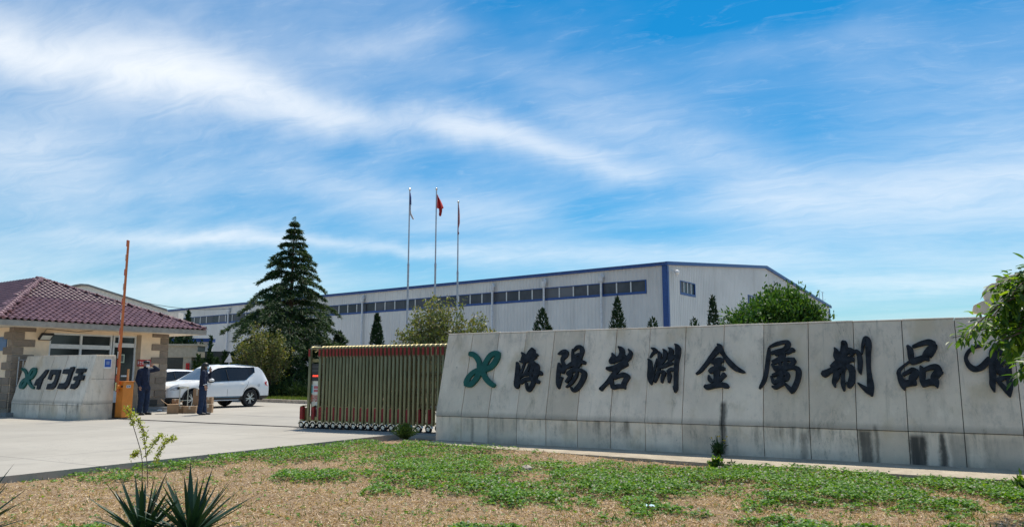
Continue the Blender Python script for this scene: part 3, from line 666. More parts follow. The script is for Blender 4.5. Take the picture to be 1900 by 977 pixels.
KATA = [[(780,215),(842,212),(838,245),(790,330),(735,410),(700,440),(680,500),(645,600),(612,705),(540,705),(575,570),(555,580),(500,612),(480,600),(510,530),(540,460),(580,440),(650,370),(710,300)],
        [(905,215),(1150,215),(1095,410),(1040,580),(1000,650),(940,705),(780,705),(825,570),(930,560),(960,530),(985,490),(1030,340),(940,335),(890,470),(825,450)],
        [(1225,205),(1385,195),(1400,150),(1490,140),(1470,230),(1445,270),(1395,430),(1340,590),(1300,650),(1240,705),(1060,690),(1115,555),(1240,550),(1270,520),(1290,480),(1345,325),(1195,312)],
        [(1560,185),(1785,185),(1760,265),(1690,282),(1670,340),(1745,355),(1705,475),(1625,475),(1590,590),(1540,660),(1470,700),(1380,690),(1420,570),(1500,565),(1540,480),(1460,480),(1490,385),(1590,365),(1605,310),(1525,300)]]
for pts in KATA:
    mb = MB(); plate(mb, pts, KS, sw_plane, .05); mb.obj('letter', M_letter, sw)
def em2(x, y):
    u, v = (x - 110) / 680, (y - 110) / 680
    return 30 + (95 + 455 * u) / 13.57, 670 + (160 + 555 * v) / 13.57
o = glyph_mesh('emblem', sw_plane, sw_px, .05, em2).obj('emblem', M_emblem, sw); o['label'] = 'green raised emblem of two crossed looped curves'
# blue notice on the end face
EN = T
def end_rect(x0, y0, x1, y1, d0, d1):
    A_ = plane_at(x0, y0, sw_pt(.035, 0, 0), EN); B_ = plane_at(x1, y1, sw_pt(.035, 0, 0), EN)
    bk = -N
    l0, l1 = (A_ - q0).dot(bk), (B_ - q0).dot(bk)
    return MB().fbox(q0 + T * .035, bk, UZ, T, (l0, B_.z, d0), (l1, A_.z, d1))
nt = thing('notice', 'small blue notice with a white border on the end of the short sign wall', 'notice', tuple(sw_pt(.04, -.5, 1.5)))
end_rect(193.3, 665, 206.2, 683, .002, .008).obj('border', M_white, nt)
end_rect(194.6, 666.2, 205, 680.5, .0085, .011).obj('blue_field', simple('blue_print', (.02, .10, .42), .5), nt)
end_rect(197.2, 669.5, 202.4, 676, .0115, .0135).obj('pale_square', simple('pale_blue_print', (.22, .30, .52), .5), nt)
# ------------------------------------------------------------------ factory
FC = Vector((12.4, 60, 0)); FL = Vector((-.8, .6, 0)); FG = Vector((.6, .8, 0)); FN1 = Vector((-.6, -.8, 0)); FN2 = Vector((.8, -.6, 0))
LEN, WID, EAV, RID = 96.0, 49.0, 10.15, 12.6
fa = thing('factory', 'long white metal clad factory hall with blue trim and a ribbon of dark windows', 'factory', tuple(FC))
def corrugated(o, ux, un, width, top, z0=0.0, pitch=.30, holes=()):
    """ribbed sheet wall from z0 to top(u), with rectangular openings"""
    mb = MB(); n = int(width / pitch); prof = [(0, 0), (.10, 0), (.14, .035), (.24, .035), (.30, 0)]
    us = []
    for i in range(n): us += [(i * pitch + a * pitch / .3, d) for a, d in prof[:-1]]
    us.append((width, 0))
    cuts = sorted({h[0] for h in holes} | {h[1] for h in holes})
    def zrun(u):
        segs = [(z0, top(u))]
        for h in holes:
            if h[0] <= u <= h[1]:
                ns = []
                for a, b in segs:
                    if h[2] > a: ns.append((a, min(b, h[2])))
                    if h[3] < b: ns.append((max(a, h[3]), b))
                segs = ns
        return segs
    for (u0, d0), (u1, d1) in zip(us, us[1:]):
        for a, b in zrun((u0 + u1) / 2):
            P = lambda u, d, z: o + ux * u + un * d + UZ * z
            t0, t1 = (top(u0), top(u1)) if b > EAV - .01 else (b, b)
            mb.add([P(u0, d0, a), P(u1, d1, a), P(u1, d1, t1), P(u0, d0, t0)], [(0, 1, 2, 3)])
    return mb
WZ0, WZ1 = 7.86, 9.0
corrugated(FC, FL, FN1, LEN, lambda u: EAV, pitch=.36, holes=((1.8, LEN - 4, WZ0, WZ1),)).obj('long_wall', M_clad, fa)
gtop = lambda u: EAV + (RID - EAV) * (u / 24.0 if u < 24.0 else (WID - u) / (WID - 24.0))
gw = ((2.4, 5.5, 7.88, 9.05), (18.4, 22.4, 7.88, 9.2))
corrugated(FC, FG, FN2, WID, gtop, pitch=.36, holes=gw).obj('gable_wall', M_clad, fa)
core = MB(); o = FC + FL * .3 + FG * .3
core.prism([(0, 0), (LEN - .6, 0), (LEN - .6, EAV - .3), (0, EAV - .3)], o, FL, UZ, FG, .05)
core.prism([(0, 0), (LEN - .6, 0), (LEN - .6, EAV - .3), (0, EAV - .3)], o + FG * (WID - .6), FL, UZ, FG, .05)
core.prism([(0, 0), (WID - .6, 0), (WID - .6, EAV - .3), (23.7, RID - .3), (0, EAV - .3)], o + FL * .1, FG, UZ, FL, .05)
core.prism([(0, 0), (WID - .6, 0), (WID - .6, EAV - .3), (23.7, RID - .3), (0, EAV - .3)], o + FL * (LEN - .6), FG, UZ, FL, .05)
core.obj('inner_wall', M_clad, fa)
roof = MB()
for u0, u1 in ((-.25, 24.0), (24.0, WID + .25)):
    za, zb = (EAV - .02, RID + .02) if u0 < 0 else (RID + .02, EAV - .02)
    P = lambda k, u, z: FC + FL * k + FG * u + UZ * z
    roof.hexa([P(-.25, u0, za + .02), P(LEN, u0, za + .02), P(LEN, u1, zb + .02), P(-.25, u1, zb + .02), P(-.25, u0, za + .10), P(LEN, u0, za + .10), P(LEN, u1, zb + .10), P(-.25, u1, zb + .10)])
rf = roof.obj('roof', simple('grey_blue_roof_sheet', (.35, .40, .46), .5), fa)
tr = MB()
tr.fbox(FC, FL, FN1, UZ, (-.25, .0, EAV - .12), (LEN, .25, EAV + .14))                   # eaves gutter
tr.obj('gutter', M_blue, fa)
tr = MB()
for u0, u1 in ((-.32, 24.0), (24.0, WID + .28)):
    za, zb = gtop(max(u0, 0)), gtop(min(u1, WID))
    P = lambda u, d, z: FC + FG * u + FN2 * d + UZ * z
    tr.hexa([P(u0, .045, za - .14), P(u1, .045, zb - .14), P(u1, .26, zb - .14), P(u0, .26, za - .14), P(u0, .045, za + .14), P(u1, .045, zb + .14), P(u1, .26, zb + .14), P(u0, .26, za + .14)])
tr.obj('verge_trim', M_blue, fa)
MB().fbox(FC, FL, FN1, UZ, (-.05, .04, 0), (.36, .09, EAV - .13)).fbox(FC, FG, FN2, UZ, (-.05, .04, 0), (.24, .09, EAV - .15)).obj('corner_trim', M_blue, fa)
MB().fbox(FC, FG, FN2, UZ, (WID - .3, .04, 0), (WID + .05, .09, EAV - .25)).obj('corner_trim', M_blue, fa)
def ribbon(o, ux, un, u0, u1, z0, z1, npane, fname='window', ends=2):
    f = MB()
    f.fbox(o, ux, un, UZ, (u0, -.10, z0 - .20), (u1, .06, z0)); f.fbox(o, ux, un, UZ, (u0, -.10, z1), (u1, .06, z1 + .07))
    if ends: f.fbox(o, ux, un, UZ, (u0 - .1, -.10, z0 - .20), (u0, .062, z1 + .07)); f.fbox(o, ux, un, UZ, (u1, -.10, z0 - .20), (u1 + (.1 if ends > 1 else .02), .062, z1 + .07))
    fo = f.obj(fname, M_blue, fa); w = (u1 - u0) / npane
    ml = MB()
    for i in range(npane):
        MB().fbox(o, ux, un, UZ, (u0 + i * w + .03, -.06, z0 + .002), (u0 + (i + 1) * w - .03, -.03, z1 - .002)).obj('pane', M_dusty, fo)
        if i: MB().fbox(o, ux, un, UZ, (u0 + i * w - .05, -.08, z0 + .001), (u0 + i * w + .05, .02, z1 - .001)).obj('mullion', M_alu, fo)
bays = [1.8 + 5.85 * i - (0 if i == 0 else 1.75) for i in range(16)]
k0 = 1.8
for i in range(15):
    k1 = 5.9 + 5.85 * i
    ribbon(FC, FL, FN1, k0 + (.1 if i == 0 else .002), k1 - .002, WZ0 + .2, WZ1 - .07, 4 if i else 3, ends=1 if i == 0 else 0); k0 = k1
ribbon(FC, FG, FN2, 2.5, 5.4, 8.08, 8.98, 4); ribbon(FC, FG, FN2, 18.5, 22.3, 8.08, 9.13, 4)
for k in (5.9, 11.75, 17.6, 35.45, 60.5, 83.5):
    p = FC + FL * k + FN1 * .28
    dp = MB().tube([p, p + UZ * 9.1], .10, 10).tube([p + UZ * 9.1, p + UZ * 9.55], [.20, .24], 10)
    dp.tube([p + UZ * 9.45 + FL * -.24, p + UZ * 9.45 - FL * .05 + UZ * .35], .09, 8)
    dp.obj('downpipe', M_pipe, fa, smooth=True)
p = FC + FG * .95 + FN2 * .05 + UZ * 9.62
cm = MB().tube([p, p + FN2 * .30], .05, 8).sphere(p + FN2 * .42 - UZ * .10, (.22, .22, .20), 12, 8).sphere(p + FN2 * .42 - UZ * .34, (.10, .10, .08), 8, 6)
tag(cm.obj('security_camera', M_white, smooth=True), 'white dome camera high on the blue corner of the factory', 'camera')
an = MB(); p = FC + FG * (WID - 4.5) + UZ * (gtop(WID - 4.5) + .1)
an.tube([p, p + UZ * 1.3], .04, 6).tube([p + FG * 1.6 - UZ * .12, p + FG * 1.6 + UZ * 1.2], .04, 6).tube([p + UZ * 1.28 - FG * .7, p + UZ * 1.28 + FG * .7], .03, 6).tube([p + UZ * 1.18 + FG * 1.1, p + UZ * 1.18 + FG * 2.4], .03, 6)
tag(an.obj('antenna', M_pole), 'thin metal aerials on the far roof edge of the factory', 'antenna')
# small annex with a blue roof edge against the hall
an_ = thing('annex', 'small white lean-to with a blue roof edge behind the dark junipers', 'annex', tuple(depth_at(375, 690, 58)))
L_, R_ = depth_at(318, 690, 58), depth_at(386, 690, 58)
zt = depth_at(380, 634, 58).z
MB().box((L_.x, 58, 0), (R_.x, 58.6, zt)).obj('wall', M_clad, an_)
MB().box((L_.x - .2, 57.6, zt + .002), (R_.x + .15, 58.7, zt + .26)).obj('roof', M_blue, an_)
MB().box((R_.x - .05, 57.9, 0), (R_.x + .12, 58.05, zt)).obj('corner_post', M_blue, an_)
# pale neighbouring hall behind the gatehouse
nb = thing('warehouse', 'pale plain warehouse gable rising behind the plum tiled roof', 'building', tuple(depth_at(200, 690, 62)))
gp = [depth_at(x, y, 62) for x, y in ((-120, 590), (30, 566), (140, 532), (152, 530), (166, 531), (312, 577), (312, 690))]
uv = [(p.x, p.z) for p in gp]; uv = [(uv[0][0], 0)] + uv[:-1] + [(uv[-1][0], 0)]
MB().prism(uv, (0, 62, 0), (1, 0, 0), (0, 0, 1), (-.50, .866, 0), 25).obj('wall', simple('pale_grey_render', (.74, .68, .61), .85), nb)
e_ = MB()
rl = uv[1:-1]
for (xa, za), (xb, zb) in zip(rl, rl[1:]):
    e_.hexa([(xa, 61.8, za + .01), (xb, 61.8, zb + .01), (xb - 12.6, 83.8, zb + .01), (xa - 12.6, 83.8, za + .01), (xa, 61.8, za + .16), (xb, 61.8, zb + .16), (xb - 12.6, 83.8, zb + .16), (xa - 12.6, 83.8, za + .16)])
e_.obj('roof', simple('pale_roof_sheet', (.24, .235, .225), .9), nb)
pb = depth_at(322, 582, 62)
MB().box((uv[-1][0] - 2.2, 64, 0), (uv[-1][0] - .35, 65, depth_at(318, 579, 64).z)).obj('side_wing', MATS['pale_grey_render'], nb)
# portico of the office block
po = thing('portico', 'beige concrete portico with square columns behind the white cars', 'portico', tuple(depth_at(330, 693, 41)))
bz0, bz1 = depth_at(340, 662, 41).z, depth_at(340, 641, 41).z
x0, x1 = depth_at(235, 660, 41).x, depth_at(366, 660, 41).x
M_beige = simple('beige_concrete', (.44, .41, .32), .85)
MB().box((x0, 41, bz0), (x1, 42.0, bz1)).obj('beam', M_beige, po)
MB().box((x0 - .1, 40.9, bz1 + .001), (x1 + .05, 42.1, bz1 + .10)).obj('cornice', M_beige, po)
for px in (240, 290, 346):
    cx = depth_at(px, 680, 41).x
    MB().box((cx - .22, 41.05, 0), (cx + .22, 41.5, bz0 - .001)).obj('column', M_beige, po)
MB().box((x0, 44.2, 0), (x1 + .5, 44.4, bz1 - .2)).obj('shaded_rear_wall', simple('recess_shade', (.06, .065, .06), .8), po)  # near-black colour puts the shade of the open portico into this wall
def banner(px0, px1, y0, y1, Y, name='banner'):
    a_, b_ = depth_at(px0, y0, Y), depth_at(px1, y1, Y); return a_, b_
a_, b_ = banner(344.5, 350, 673, 692, 40.9)
bn = thing('banner', 'narrow red paper couplet with black characters on the portico column', 'banner', (a_.x, 40.9, b_.z))
MB().box((a_.x, 40.93, b_.z - .15), (b_.x, 40.95, a_.z)).obj('paper', simple('red_paper', (.55, .03, .03), .7), bn)
ch = MB()
for i in range(4):
    zc = a_.z - .14 - i * .15; xc = (a_.x + b_.x) / 2
    ch.box((xc - .05, 40.922, zc - .006), (xc + .05, 40.929, zc + .006)).box((xc - .008, 40.920, zc - .055), (xc + .008, 40.928, zc + .05)).box((xc - .04, 40.921, zc - .045), (xc + .035, 40.929, zc - .032))
ch.obj('characters', M_black, bn)

# ------------------------------------------------------------------ flagpoles
def flagpole(px, ytop, Y, label, cloth):
    top = depth_at(px, ytop, Y); base = Vector((top.x, Y, .12))
    f = thing('flagpole', label, 'flagpole', tuple(base), group='flagpoles in front of the factory')
    h = top.z - .12
    MB().tube([base, base + UZ * h * .62], .056, 10).obj('lower_pole', M_pole, f, smooth=True)
    MB().tube([base + UZ * h * .62, base + UZ * (h - .1)], [.042, .034], 10).obj('upper_pole', M_pole, f, smooth=True)
    MB().lathe([(.058, h * .61), (.066, h * .625), (.042, h * .635)], base, UZ, 10).obj('collar', M_pole, f, smooth=True)
    MB().sphere(base + UZ * (h - .05), .075, 10, 6).obj('finial', M_chrome, f, smooth=True)
    MB().tube([base, base + UZ * .18], [.22, .20], 12).obj('base', M_conc, f)
    tag(cloth, None); return f, top
def flag(name, label, poly_px, Y, px_pole, mat, folds=3, amp=.05, parts=None):
    """hanging cloth: rows of (left px, right px, y) from hoist down, folded in depth"""
    V = []; m = 9
    for j, (xa, xb, y) in enumerate(poly_px):
        for i in range(m):
            t = i / (m - 1); p = depth_at(xa + (xb - xa) * t, y, Y)
            V.append((p.x, Y + amp * math.sin(t * math.pi * 2 * folds + j * .5) * (.3 + t), p.z))
    F = [(j * m + i, j * m + i + 1, (j + 1) * m + i + 1, (j + 1) * m + i) for j in range(len(poly_px) - 1) for i in range(m - 1)]
    mb = MB().add(V, F); o = mb.obj(name, mat, smooth=True)
    sd = o.modifiers.new('thick', 'SOLIDIFY'); sd.thickness = .006
    return tag(o, label, 'flag')
for px, yt, Y, lab in ((760.5, 350, 42, 'tall steel flagpole carrying the limp white and blue flag'), (810, 349, 42.6, 'tall steel flagpole carrying the red flag'), (850.5, 373, 44, 'shorter steel flagpole carrying the faded pink flag')):
    flagpole(px, yt, Y, lab, None)
fl = flag('flag', 'limp flag with a blue upper and white lower part hanging against its pole', [(760.6, 762.0, 358), (760.2, 763.0, 366), (759.8, 763.0, 380)], 42 - .12, 760, M_flagblue)
f2 = MB(); 
rows = [(759.6, 762.6, 380), (759.2, 762.4, 390), (759.3, 763.4, 396), (762.0, 766.0, 401), (765.5, 768.8, 407)]
V = []; m = 7
for j, (xa, xb, y) in enumerate(rows):
    for i in range(m):
        t = i / (m - 1); p = depth_at(xa + (xb - xa) * t, y, 41.88); V.append((p.x, 41.88 + .05 * math.sin(t * 12 + j * .5) * (.3 + t), p.z))
F = [(j * m + i, j * m + i + 1, (j + 1) * m + i + 1, (j + 1) * m + i) for j in range(len(rows) - 1) for i in range(m - 1)]
w_ = f2.add(V, F).obj('white_part', M_flagwhite, fl, smooth=True)
flag('flag', 'red flag half furled beside the middle pole', [(811.0, 811.8, 361), (811.0, 814.0, 366), (811.0, 817.0, 371), (810.8, 820.2, 378), (810.7, 822.5, 384), (811, 822.6, 386), (814.4, 820.6, 387), (815, 820.4, 393), (814.2, 819.5, 398), (815.4, 818.4, 401)], 42.6 - .15, 810, M_flagred, 2, .10)
flag('flag', 'faded pink flag hanging straight down against the shortest pole', [(850.6, 851.4, 379), (850.2, 852.4, 388), (849.8, 853.0, 400), (849.4, 853.0, 413), (849.2, 852.2, 417), (849.0, 850.6, 424), (848.8, 851.2, 430), (848.8, 852.4, 433), (848.8, 849.6, 436)], 44 - .12, 850, M_flagpink)
# overhead wire from the warehouse
a_, b_ = depth_at(225, 549, 62), depth_at(430, 572, 66)
pts = [a_.lerp(b_, i / 12) - UZ * (1.3 * 4 * (i / 12) * (1 - i / 12)) * .35 for i in range(13)]
tag(MB().tube(pts, .022, 5).obj('overhead_wire', M_black), 'thin sagging wire from the pale warehouse towards the factory', 'wire')

# ------------------------------------------------------------------ gatehouse
GA = Vector((-16.26, 24.72, 0)); GE = Vector((.549, .836, 0)); GN = Vector((.836, -.549, 0)); GL = 5.43
GB = GA + GE * GL
gh = thing('gatehouse', 'cream gatehouse with a plum tiled hip roof and rough stone corner blocks', 'gatehouse', tuple(GA + GE * 2.6 - GN * 3))
DEEP = 13.0; WALLH = 2.98
def gpt(f, d, z): return GA + GE * f + GN * d + UZ * z       # f along the drive side, d outwards
def gpx(px, py, d=0.0):
    p = plane_at(px, py, GA + GN * d, GN); return (p - GA).dot(GE), p.z
wf0, wz1 = gpx(93.5, 615.5); wf1, _ = gpx(211, 622); wz1 = 2.74; wz0 = 1.0
df1, _ = gpx(253.5, 640); DZ = 2.74
# facade wall around the openings
fw = MB()
fw.fbox(GA, GE, GN, UZ, (0, -.24, 0), (wf0, 0, WALLH)); fw.fbox(GA, GE, GN, UZ, (df1, -.24, 0), (GL, 0, WALLH))
fw.fbox(GA, GE, GN, UZ, (wf0, -.24, wz1), (df1, 0, WALLH)); fw.fbox(GA, GE, GN, UZ, (wf0, -.24, 0), (wf1, 0, wz0))
fw.obj('front_wall', M_cream, gh)
sw_ = MB().fbox(GA, GE, GN, UZ, (.002, -DEEP, 0), (.24, -.242, WALLH)).fbox(GA, GE, GN, UZ, (GL - .24, -DEEP, 0), (GL - .002, -.242, WALLH)).fbox(GA, GE, GN, UZ, (.242, -DEEP, 0), (GL - .242, -DEEP + .24, WALLH))
sw_.obj('side_wall', M_cream, gh)
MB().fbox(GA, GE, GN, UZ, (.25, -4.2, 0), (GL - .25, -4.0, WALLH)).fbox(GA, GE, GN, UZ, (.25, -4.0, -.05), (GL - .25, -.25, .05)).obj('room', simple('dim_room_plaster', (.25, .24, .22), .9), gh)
def gwin(name, f0, f1, z0, z1, cols, rows, fr=.06, mat=M_alu, glass=M_glass):
    fo = MB()
    fo.fbox(GA, GE, GN, UZ, (f0, -.14, z0), (f0 + fr, -.03, z1)); fo.fbox(GA, GE, GN, UZ, (f1 - fr, -.14, z0), (f1, -.03, z1))
    fo.fbox(GA, GE, GN, UZ, (f0 + fr, -.138, z0), (f1 - fr, -.032, z0 + fr)); fo.fbox(GA, GE, GN, UZ, (f0 + fr, -.138, z1 - fr), (f1 - fr, -.032, z1))
    for c in cols: fo.fbox(GA, GE, GN, UZ, (c - fr * .6, -.136, z0 + fr), (c + fr * .6, -.034, z1 - fr))
    ce = [f0 + fr * .5] + list(cols) + [f1 - fr * .5]
    for r_ in rows:
        for a, b in zip(ce, ce[1:]): fo.fbox(GA, GE, GN, UZ, (a + fr * .6, -.137, r_ - .075), (b - fr * .6, -.033, r_ + .075))
    o = fo.obj(name, mat, gh)
    re = [z0 + fr * .5] + list(rows) + [z1 - fr * .5]
    for a, b in zip(ce, ce[1:]):
        for c, d_ in zip(re, re[1:]):
            MB().fbox(GA, GE, GN, UZ, (a + .01, -.095, c + .02), (b - .01, -.085, d_ - .02)).obj('pane', glass, o)
    return o
cmid, _ = gpx(152, 630); rowz = gpx(150, 643)[1]
wo = gwin('window', wf0, wf1 - .02, wz0, wz1, [cmid], [rowz])
do = gwin('door', wf1 + .02, df1, .12, DZ, [], [gpx(230, 640)[1]])
fa_, za_ = gpx(224.8, 656.5); fb_, zb_ = gpx(232.3, 672.5)
MB().fbox(GA, GE, GN, UZ, (fa_, -.083, zb_), (fb_, -.070, za_)).obj('notice_frame', simple('pale_green_frame', (.42, .50, .38), .5), do)
MB().fbox(GA, GE, GN, UZ, (fa_ + .04, -.069, zb_ + .04), (fb_ - .04, -.066, za_ - .04)).obj('notice_sheet', simple('dark_notice', (.08, .10, .09), .5), do)
fa_, za_ = gpx(226, 695.5); fb_, zb_ = gpx(236, 698.5)
MB().fbox(GA, GE, GN, UZ, (fa_, -.08, zb_), (fb_, -.045, za_)).obj('handle', M_white, do)
MB().fbox(GA, GE, GN, UZ, (wf1 + .08, -.10, .18), (df1 - .06, -.06, .75)).obj('kick_panel', M_alu, do)
MB().fbox(GA, GE, GN, UZ, (df1 + .001, -.05, 0), (df1 + .16, .02, DZ + .05)).obj('shaded_jamb', simple('jamb_shade_brown', (.34, .25, .17), .8), gh)  # jamb strip; the wall's shadow beside the door is put into its brown
pf, pz = gpx(114, 650)
MB().fbox(GA, GE, GN, UZ, (pf, -.6, gpx(120, 655)[1]), (gpx(131, 650)[0], -.585, gpx(120, 649)[1])).obj('paper_sheet', M_white, wo)
# stone corner blocks and base courses
def block(f0, f1, z0, z1, d=.035, face='front'):
    g = .006; dd = d + rnd.uniform(-.012, .012)
    if face == 'front': mb = MB().fbox(GA, GE, GN, UZ, (f0 + g, -.02, z0 + g), (f1 - g, dd, z1 - g))
    elif face == 'left': mb = MB().fbox(GA, -GN, -GE, UZ, (f0 + g, -.02, z0 + g), (f1 - g, dd, z1 - g))      # road side at corner A
    else: mb = MB().fbox(GB, -GN, GE, UZ, (f0 + g, -.02, z0 + g), (f1 - g, dd, z1 - g))
    return mb.obj('stone_block', M_quoin, gh, bevel=.014)
ch_ = .248; n = 12
for i in range(n):
    z0, z1 = i * ch_ , (i + 1) * ch_ if i < n - 1 else WALLH - .002
    if i < 5:      # base courses
        x = df1 + .18; k = (i % 2) * .28
        while x < GL - .3:
            w_ = min(.62 - k, GL - x); k = 0
            if GL - x - w_ < .18: w_ = GL - x
            block(x, x + w_ - .001, z0, z1); x += w_
        if x < GL - .01: block(x, GL, z0, z1)
        x = 0.0; k = (i % 2) * .28
        while x < wf0 - .02:
            w_ = min(.62 - k, wf0 - .01 - x); k = 0; block(x, x + w_, z0, z1); x += w_
        block(.0, .5, z0, z1, face='left'); block(.5, 1.1, z0, z1, face='left'); block(1.1, 1.75, z0, z1, face='left'); block(1.75, 2.4, z0, z1, face='left')
        block(.0, .5, z0, z1, face='right'); block(.5, 1.1, z0, z1, face='right')
    else:
        w_ = .66 if i % 2 else .32
        block(GL - w_, GL, z0, z1); block(-.035, w_, z0, z1)
        block(.0, .32 if i % 2 else .62, z0, z1, face='left'); block(.0, .32 if i % 2 else .62, z0, z1, face='right')
# plinth step along the front
MB().fbox(GA, GE, GN, UZ, (-.2, .04, 0), (GL + .1, .42, .13)).obj('step', simple('grey_step_concrete', (.24, .23, .22), .85), gh, bevel=.01)
vf, vz = gpx(276, 752)
MB().fbox(GA, GE, GN, UZ, (gpx(269, 752)[0], .036, .18), (gpx(290, 752)[0], .052, .40)).obj('vent', M_black, gh)
fa_, za_ = gpx(281.5, 682.5); fb_, zb_ = gpx(285.8, 687.5)
MB().fbox(GA, GE, GN, UZ, (fa_, .001, zb_), (fb_, .05, za_)).obj('switch_box', simple('grey_plastic', (.3, .3, .31), .5), gh)
# roof: eaves board, soffit, tiled slopes, hip and ridge caps
OV = .95; ZE = 3.04
def e_pt(f, d, z): return gpt(f, d, z)
EA, EB = gpt(-OV, OV, ZE), gpt(GL + OV, OV, ZE)
EC, ED = gpt(GL + OV, -DEEP - OV, ZE), gpt(-OV, -DEEP - OV, ZE)
RW = 5.5; RZ = 5.00; MIDF = GL / 2
RA = gpt(MIDF, OV - RW, RZ); RB = gpt(MIDF, -DEEP - OV + RW, RZ)
MB().fbox(GA, GE, GN, UZ, (-OV, -DEEP - OV, ZE - .172), (GL + OV, OV, ZE - .15)).obj('soffit', M_soffit, gh)
fs = MB()
fs.fbox(GA, GE, GN, UZ, (-OV - .03, OV, ZE - .18), (GL + OV + .03, OV + .03, ZE)); fs.fbox(GA, GE, GN, UZ, (-OV - .03, -DEEP - OV, ZE - .18), (-OV, OV - .001, ZE)); fs.fbox(GA, GE, GN, UZ, (GL + OV, -DEEP - OV, ZE - .18), (GL + OV + .03, OV - .001, ZE))
fs.fbox(GA, GE, GN, UZ, (-OV, -DEEP - OV - .03, ZE - .18), (GL + OV, -DEEP - OV, ZE))
fs.obj('eaves_board', M_fascia, gh)
dk = MB(); lift = Vector((0, 0, .0))
dk.add([EA, EB, EC, ED, RA, RB], [(0, 1, 4), (1, 2, 5, 4), (2, 3, 5), (3, 0, 4, 5), (3, 2, 1, 0)])
rf = dk.obj('roof', simple('roof_underlay', (.05, .03, .035), .9), gh)
def tile_mesh():
    V = []; F = []; m = 7; w = .235; L = .315
    for j, (v, zz) in enumerate(((0, .050), (L, .018))):
        for i in range(m):
            t = i / (m - 1); u = (t - .5) * w
            h = .056 * math.sin(math.pi * min(1, t / .62)) if t < .62 else -.014 * math.sin(math.pi * (t - .62) / .38)
            V.append((u, v, zz + h)); 
    nb_ = len(V)
    V += [(v[0], v[1], v[2] - .022) for v in V[:m]]
    F = [(i, i + 1, m + i + 1, m + i) for i in range(m - 1)] + [(nb_ + i, nb_ + i + 1, i + 1, i) for i in range(m - 1)]
    return V, F
TV, TF = tile_mesh()
tme = bpy.data.meshes.new('roof_tile'); tme.from_pydata(TV, [], TF); tme.materials.append(M_tile)
def tile_slope(A_, B_, apexes, individually, cu=.208, cv=.262):
    ux = (B_ - A_).normalized(); L = (B_ - A_).length
    n = ux.cross(apexes[0] - A_).normalized()
    if n.z < 0: n = -n
    uv_ = n.cross(ux).normalized()
    if uv_.z < 0: uv_ = -uv_
    ap = [((p - A_).dot(ux), (p - A_).dot(uv_)) for p in apexes]
    H = ap[0][1]; al = min(a[0] for a in ap); ar = max(a[0] for a in ap)
    rest = []; cnt = 0
    for j in range(int(H / cv) + 1):
        v = j * cv - .05; t = max(0, v) / H
        x0, x1 = al * t, L + (ar - L) * t
        for i in range(int(L / cu) + 1):
            u = (i + .5) * cu
            if u < x0 - .02 or u > x1 + .02: continue
            jit = rnd.uniform(-.006, .006); M_ = Matrix((ux, uv_, n)).transposed().to_4x4()
            P = A_ + ux * (u + jit) + uv_ * (v + jit) + n * .004
            M_.translation = P
            if individually and cnt < 300 :
                o = bpy.data.objects.new('roof_tile', tme); COL.objects.link(o); o.parent = rf
                M_.translation = P - OFF[rf.name]; o.matrix_local = M_; cnt += 1
            else: rest.append(M_)
    return rest
rest = tile_slope(EA, EB, [RA], True)
rest += tile_slope(ED, EA, [RB, RA], False) + tile_slope(EB, EC, [RA, RB], False)
tv = np.array(TV); V = np.concatenate([tv @ np.array(m.to_3x3()).T + np.array(m.translation - OFF[gh.name]) for m in rest])
Fq = np.concatenate([np.array(TF) + k * len(TV) for k in range(len(rest))])
tag(from_mesh('roof_tile', np_mesh('roof_tile_mass', V, Fq, M_tile), rf), kind='stuff')
def caps(p, q, step=.27, r=.085):
    d_ = (q - p); n = int(d_.length / step); d_ = d_.normalized()
    for i in range(n + 1):
        a = p + d_ * (i * step) + UZ * .045; b = a + d_ * (step + .05)
        MB().tube([a + UZ * .015, b], [r * 1.08, r * .92], 9).obj('ridge_cap', M_tile, rf, smooth=50)
caps(EA, RA); caps(EB, RA); caps(RA, RB)
# floodlight on the wall
lf = thing('floodlight', 'black square floodlight tilted down on the gatehouse wall', 'lamp', tuple(gpt(.7, .1, 2.6)))
fa_, za_ = gpx(64, 631); fb_, zb_ = gpx(89, 618.5)
c_ = gpt((fa_ + fb_) / 2 + .05, .0, (za_ + zb_) / 2)
fx = GE; fdn = (GN * .62 - UZ * .78).normalized(); fup = (GN * .78 + UZ * .62).normalized()
cc = c_ + GN * .22 
MB().fbox(cc, fx, fup, fdn, (-.20, -.15, -.05), (.20, .15, .03)).obj('housing', M_black, lf, bevel=.01)
MB().fbox(cc, fx, fup, fdn, (-.155, -.105, .0302), (.155, .105, .034)).obj('lens', simple('floodlight_lens', (.62, .62, .56), .3), lf)
MB().tube([c_, cc], .025, 6).obj('bracket', M_black, lf)
cb = [gpt(fa_ + .2, .01, 2.62), gpt(fa_ + .35, .012, 2.86), gpt(fa_ + .8, .012, 2.83), gpt(fa_ + 1.4, .012, 2.80), gpt(fa_ + 1.9, .012, 2.87)]
tag(MB().tube(cb, .008, 5).obj('cable', M_black), 'thin black cable looping under the gatehouse eaves', 'cable')
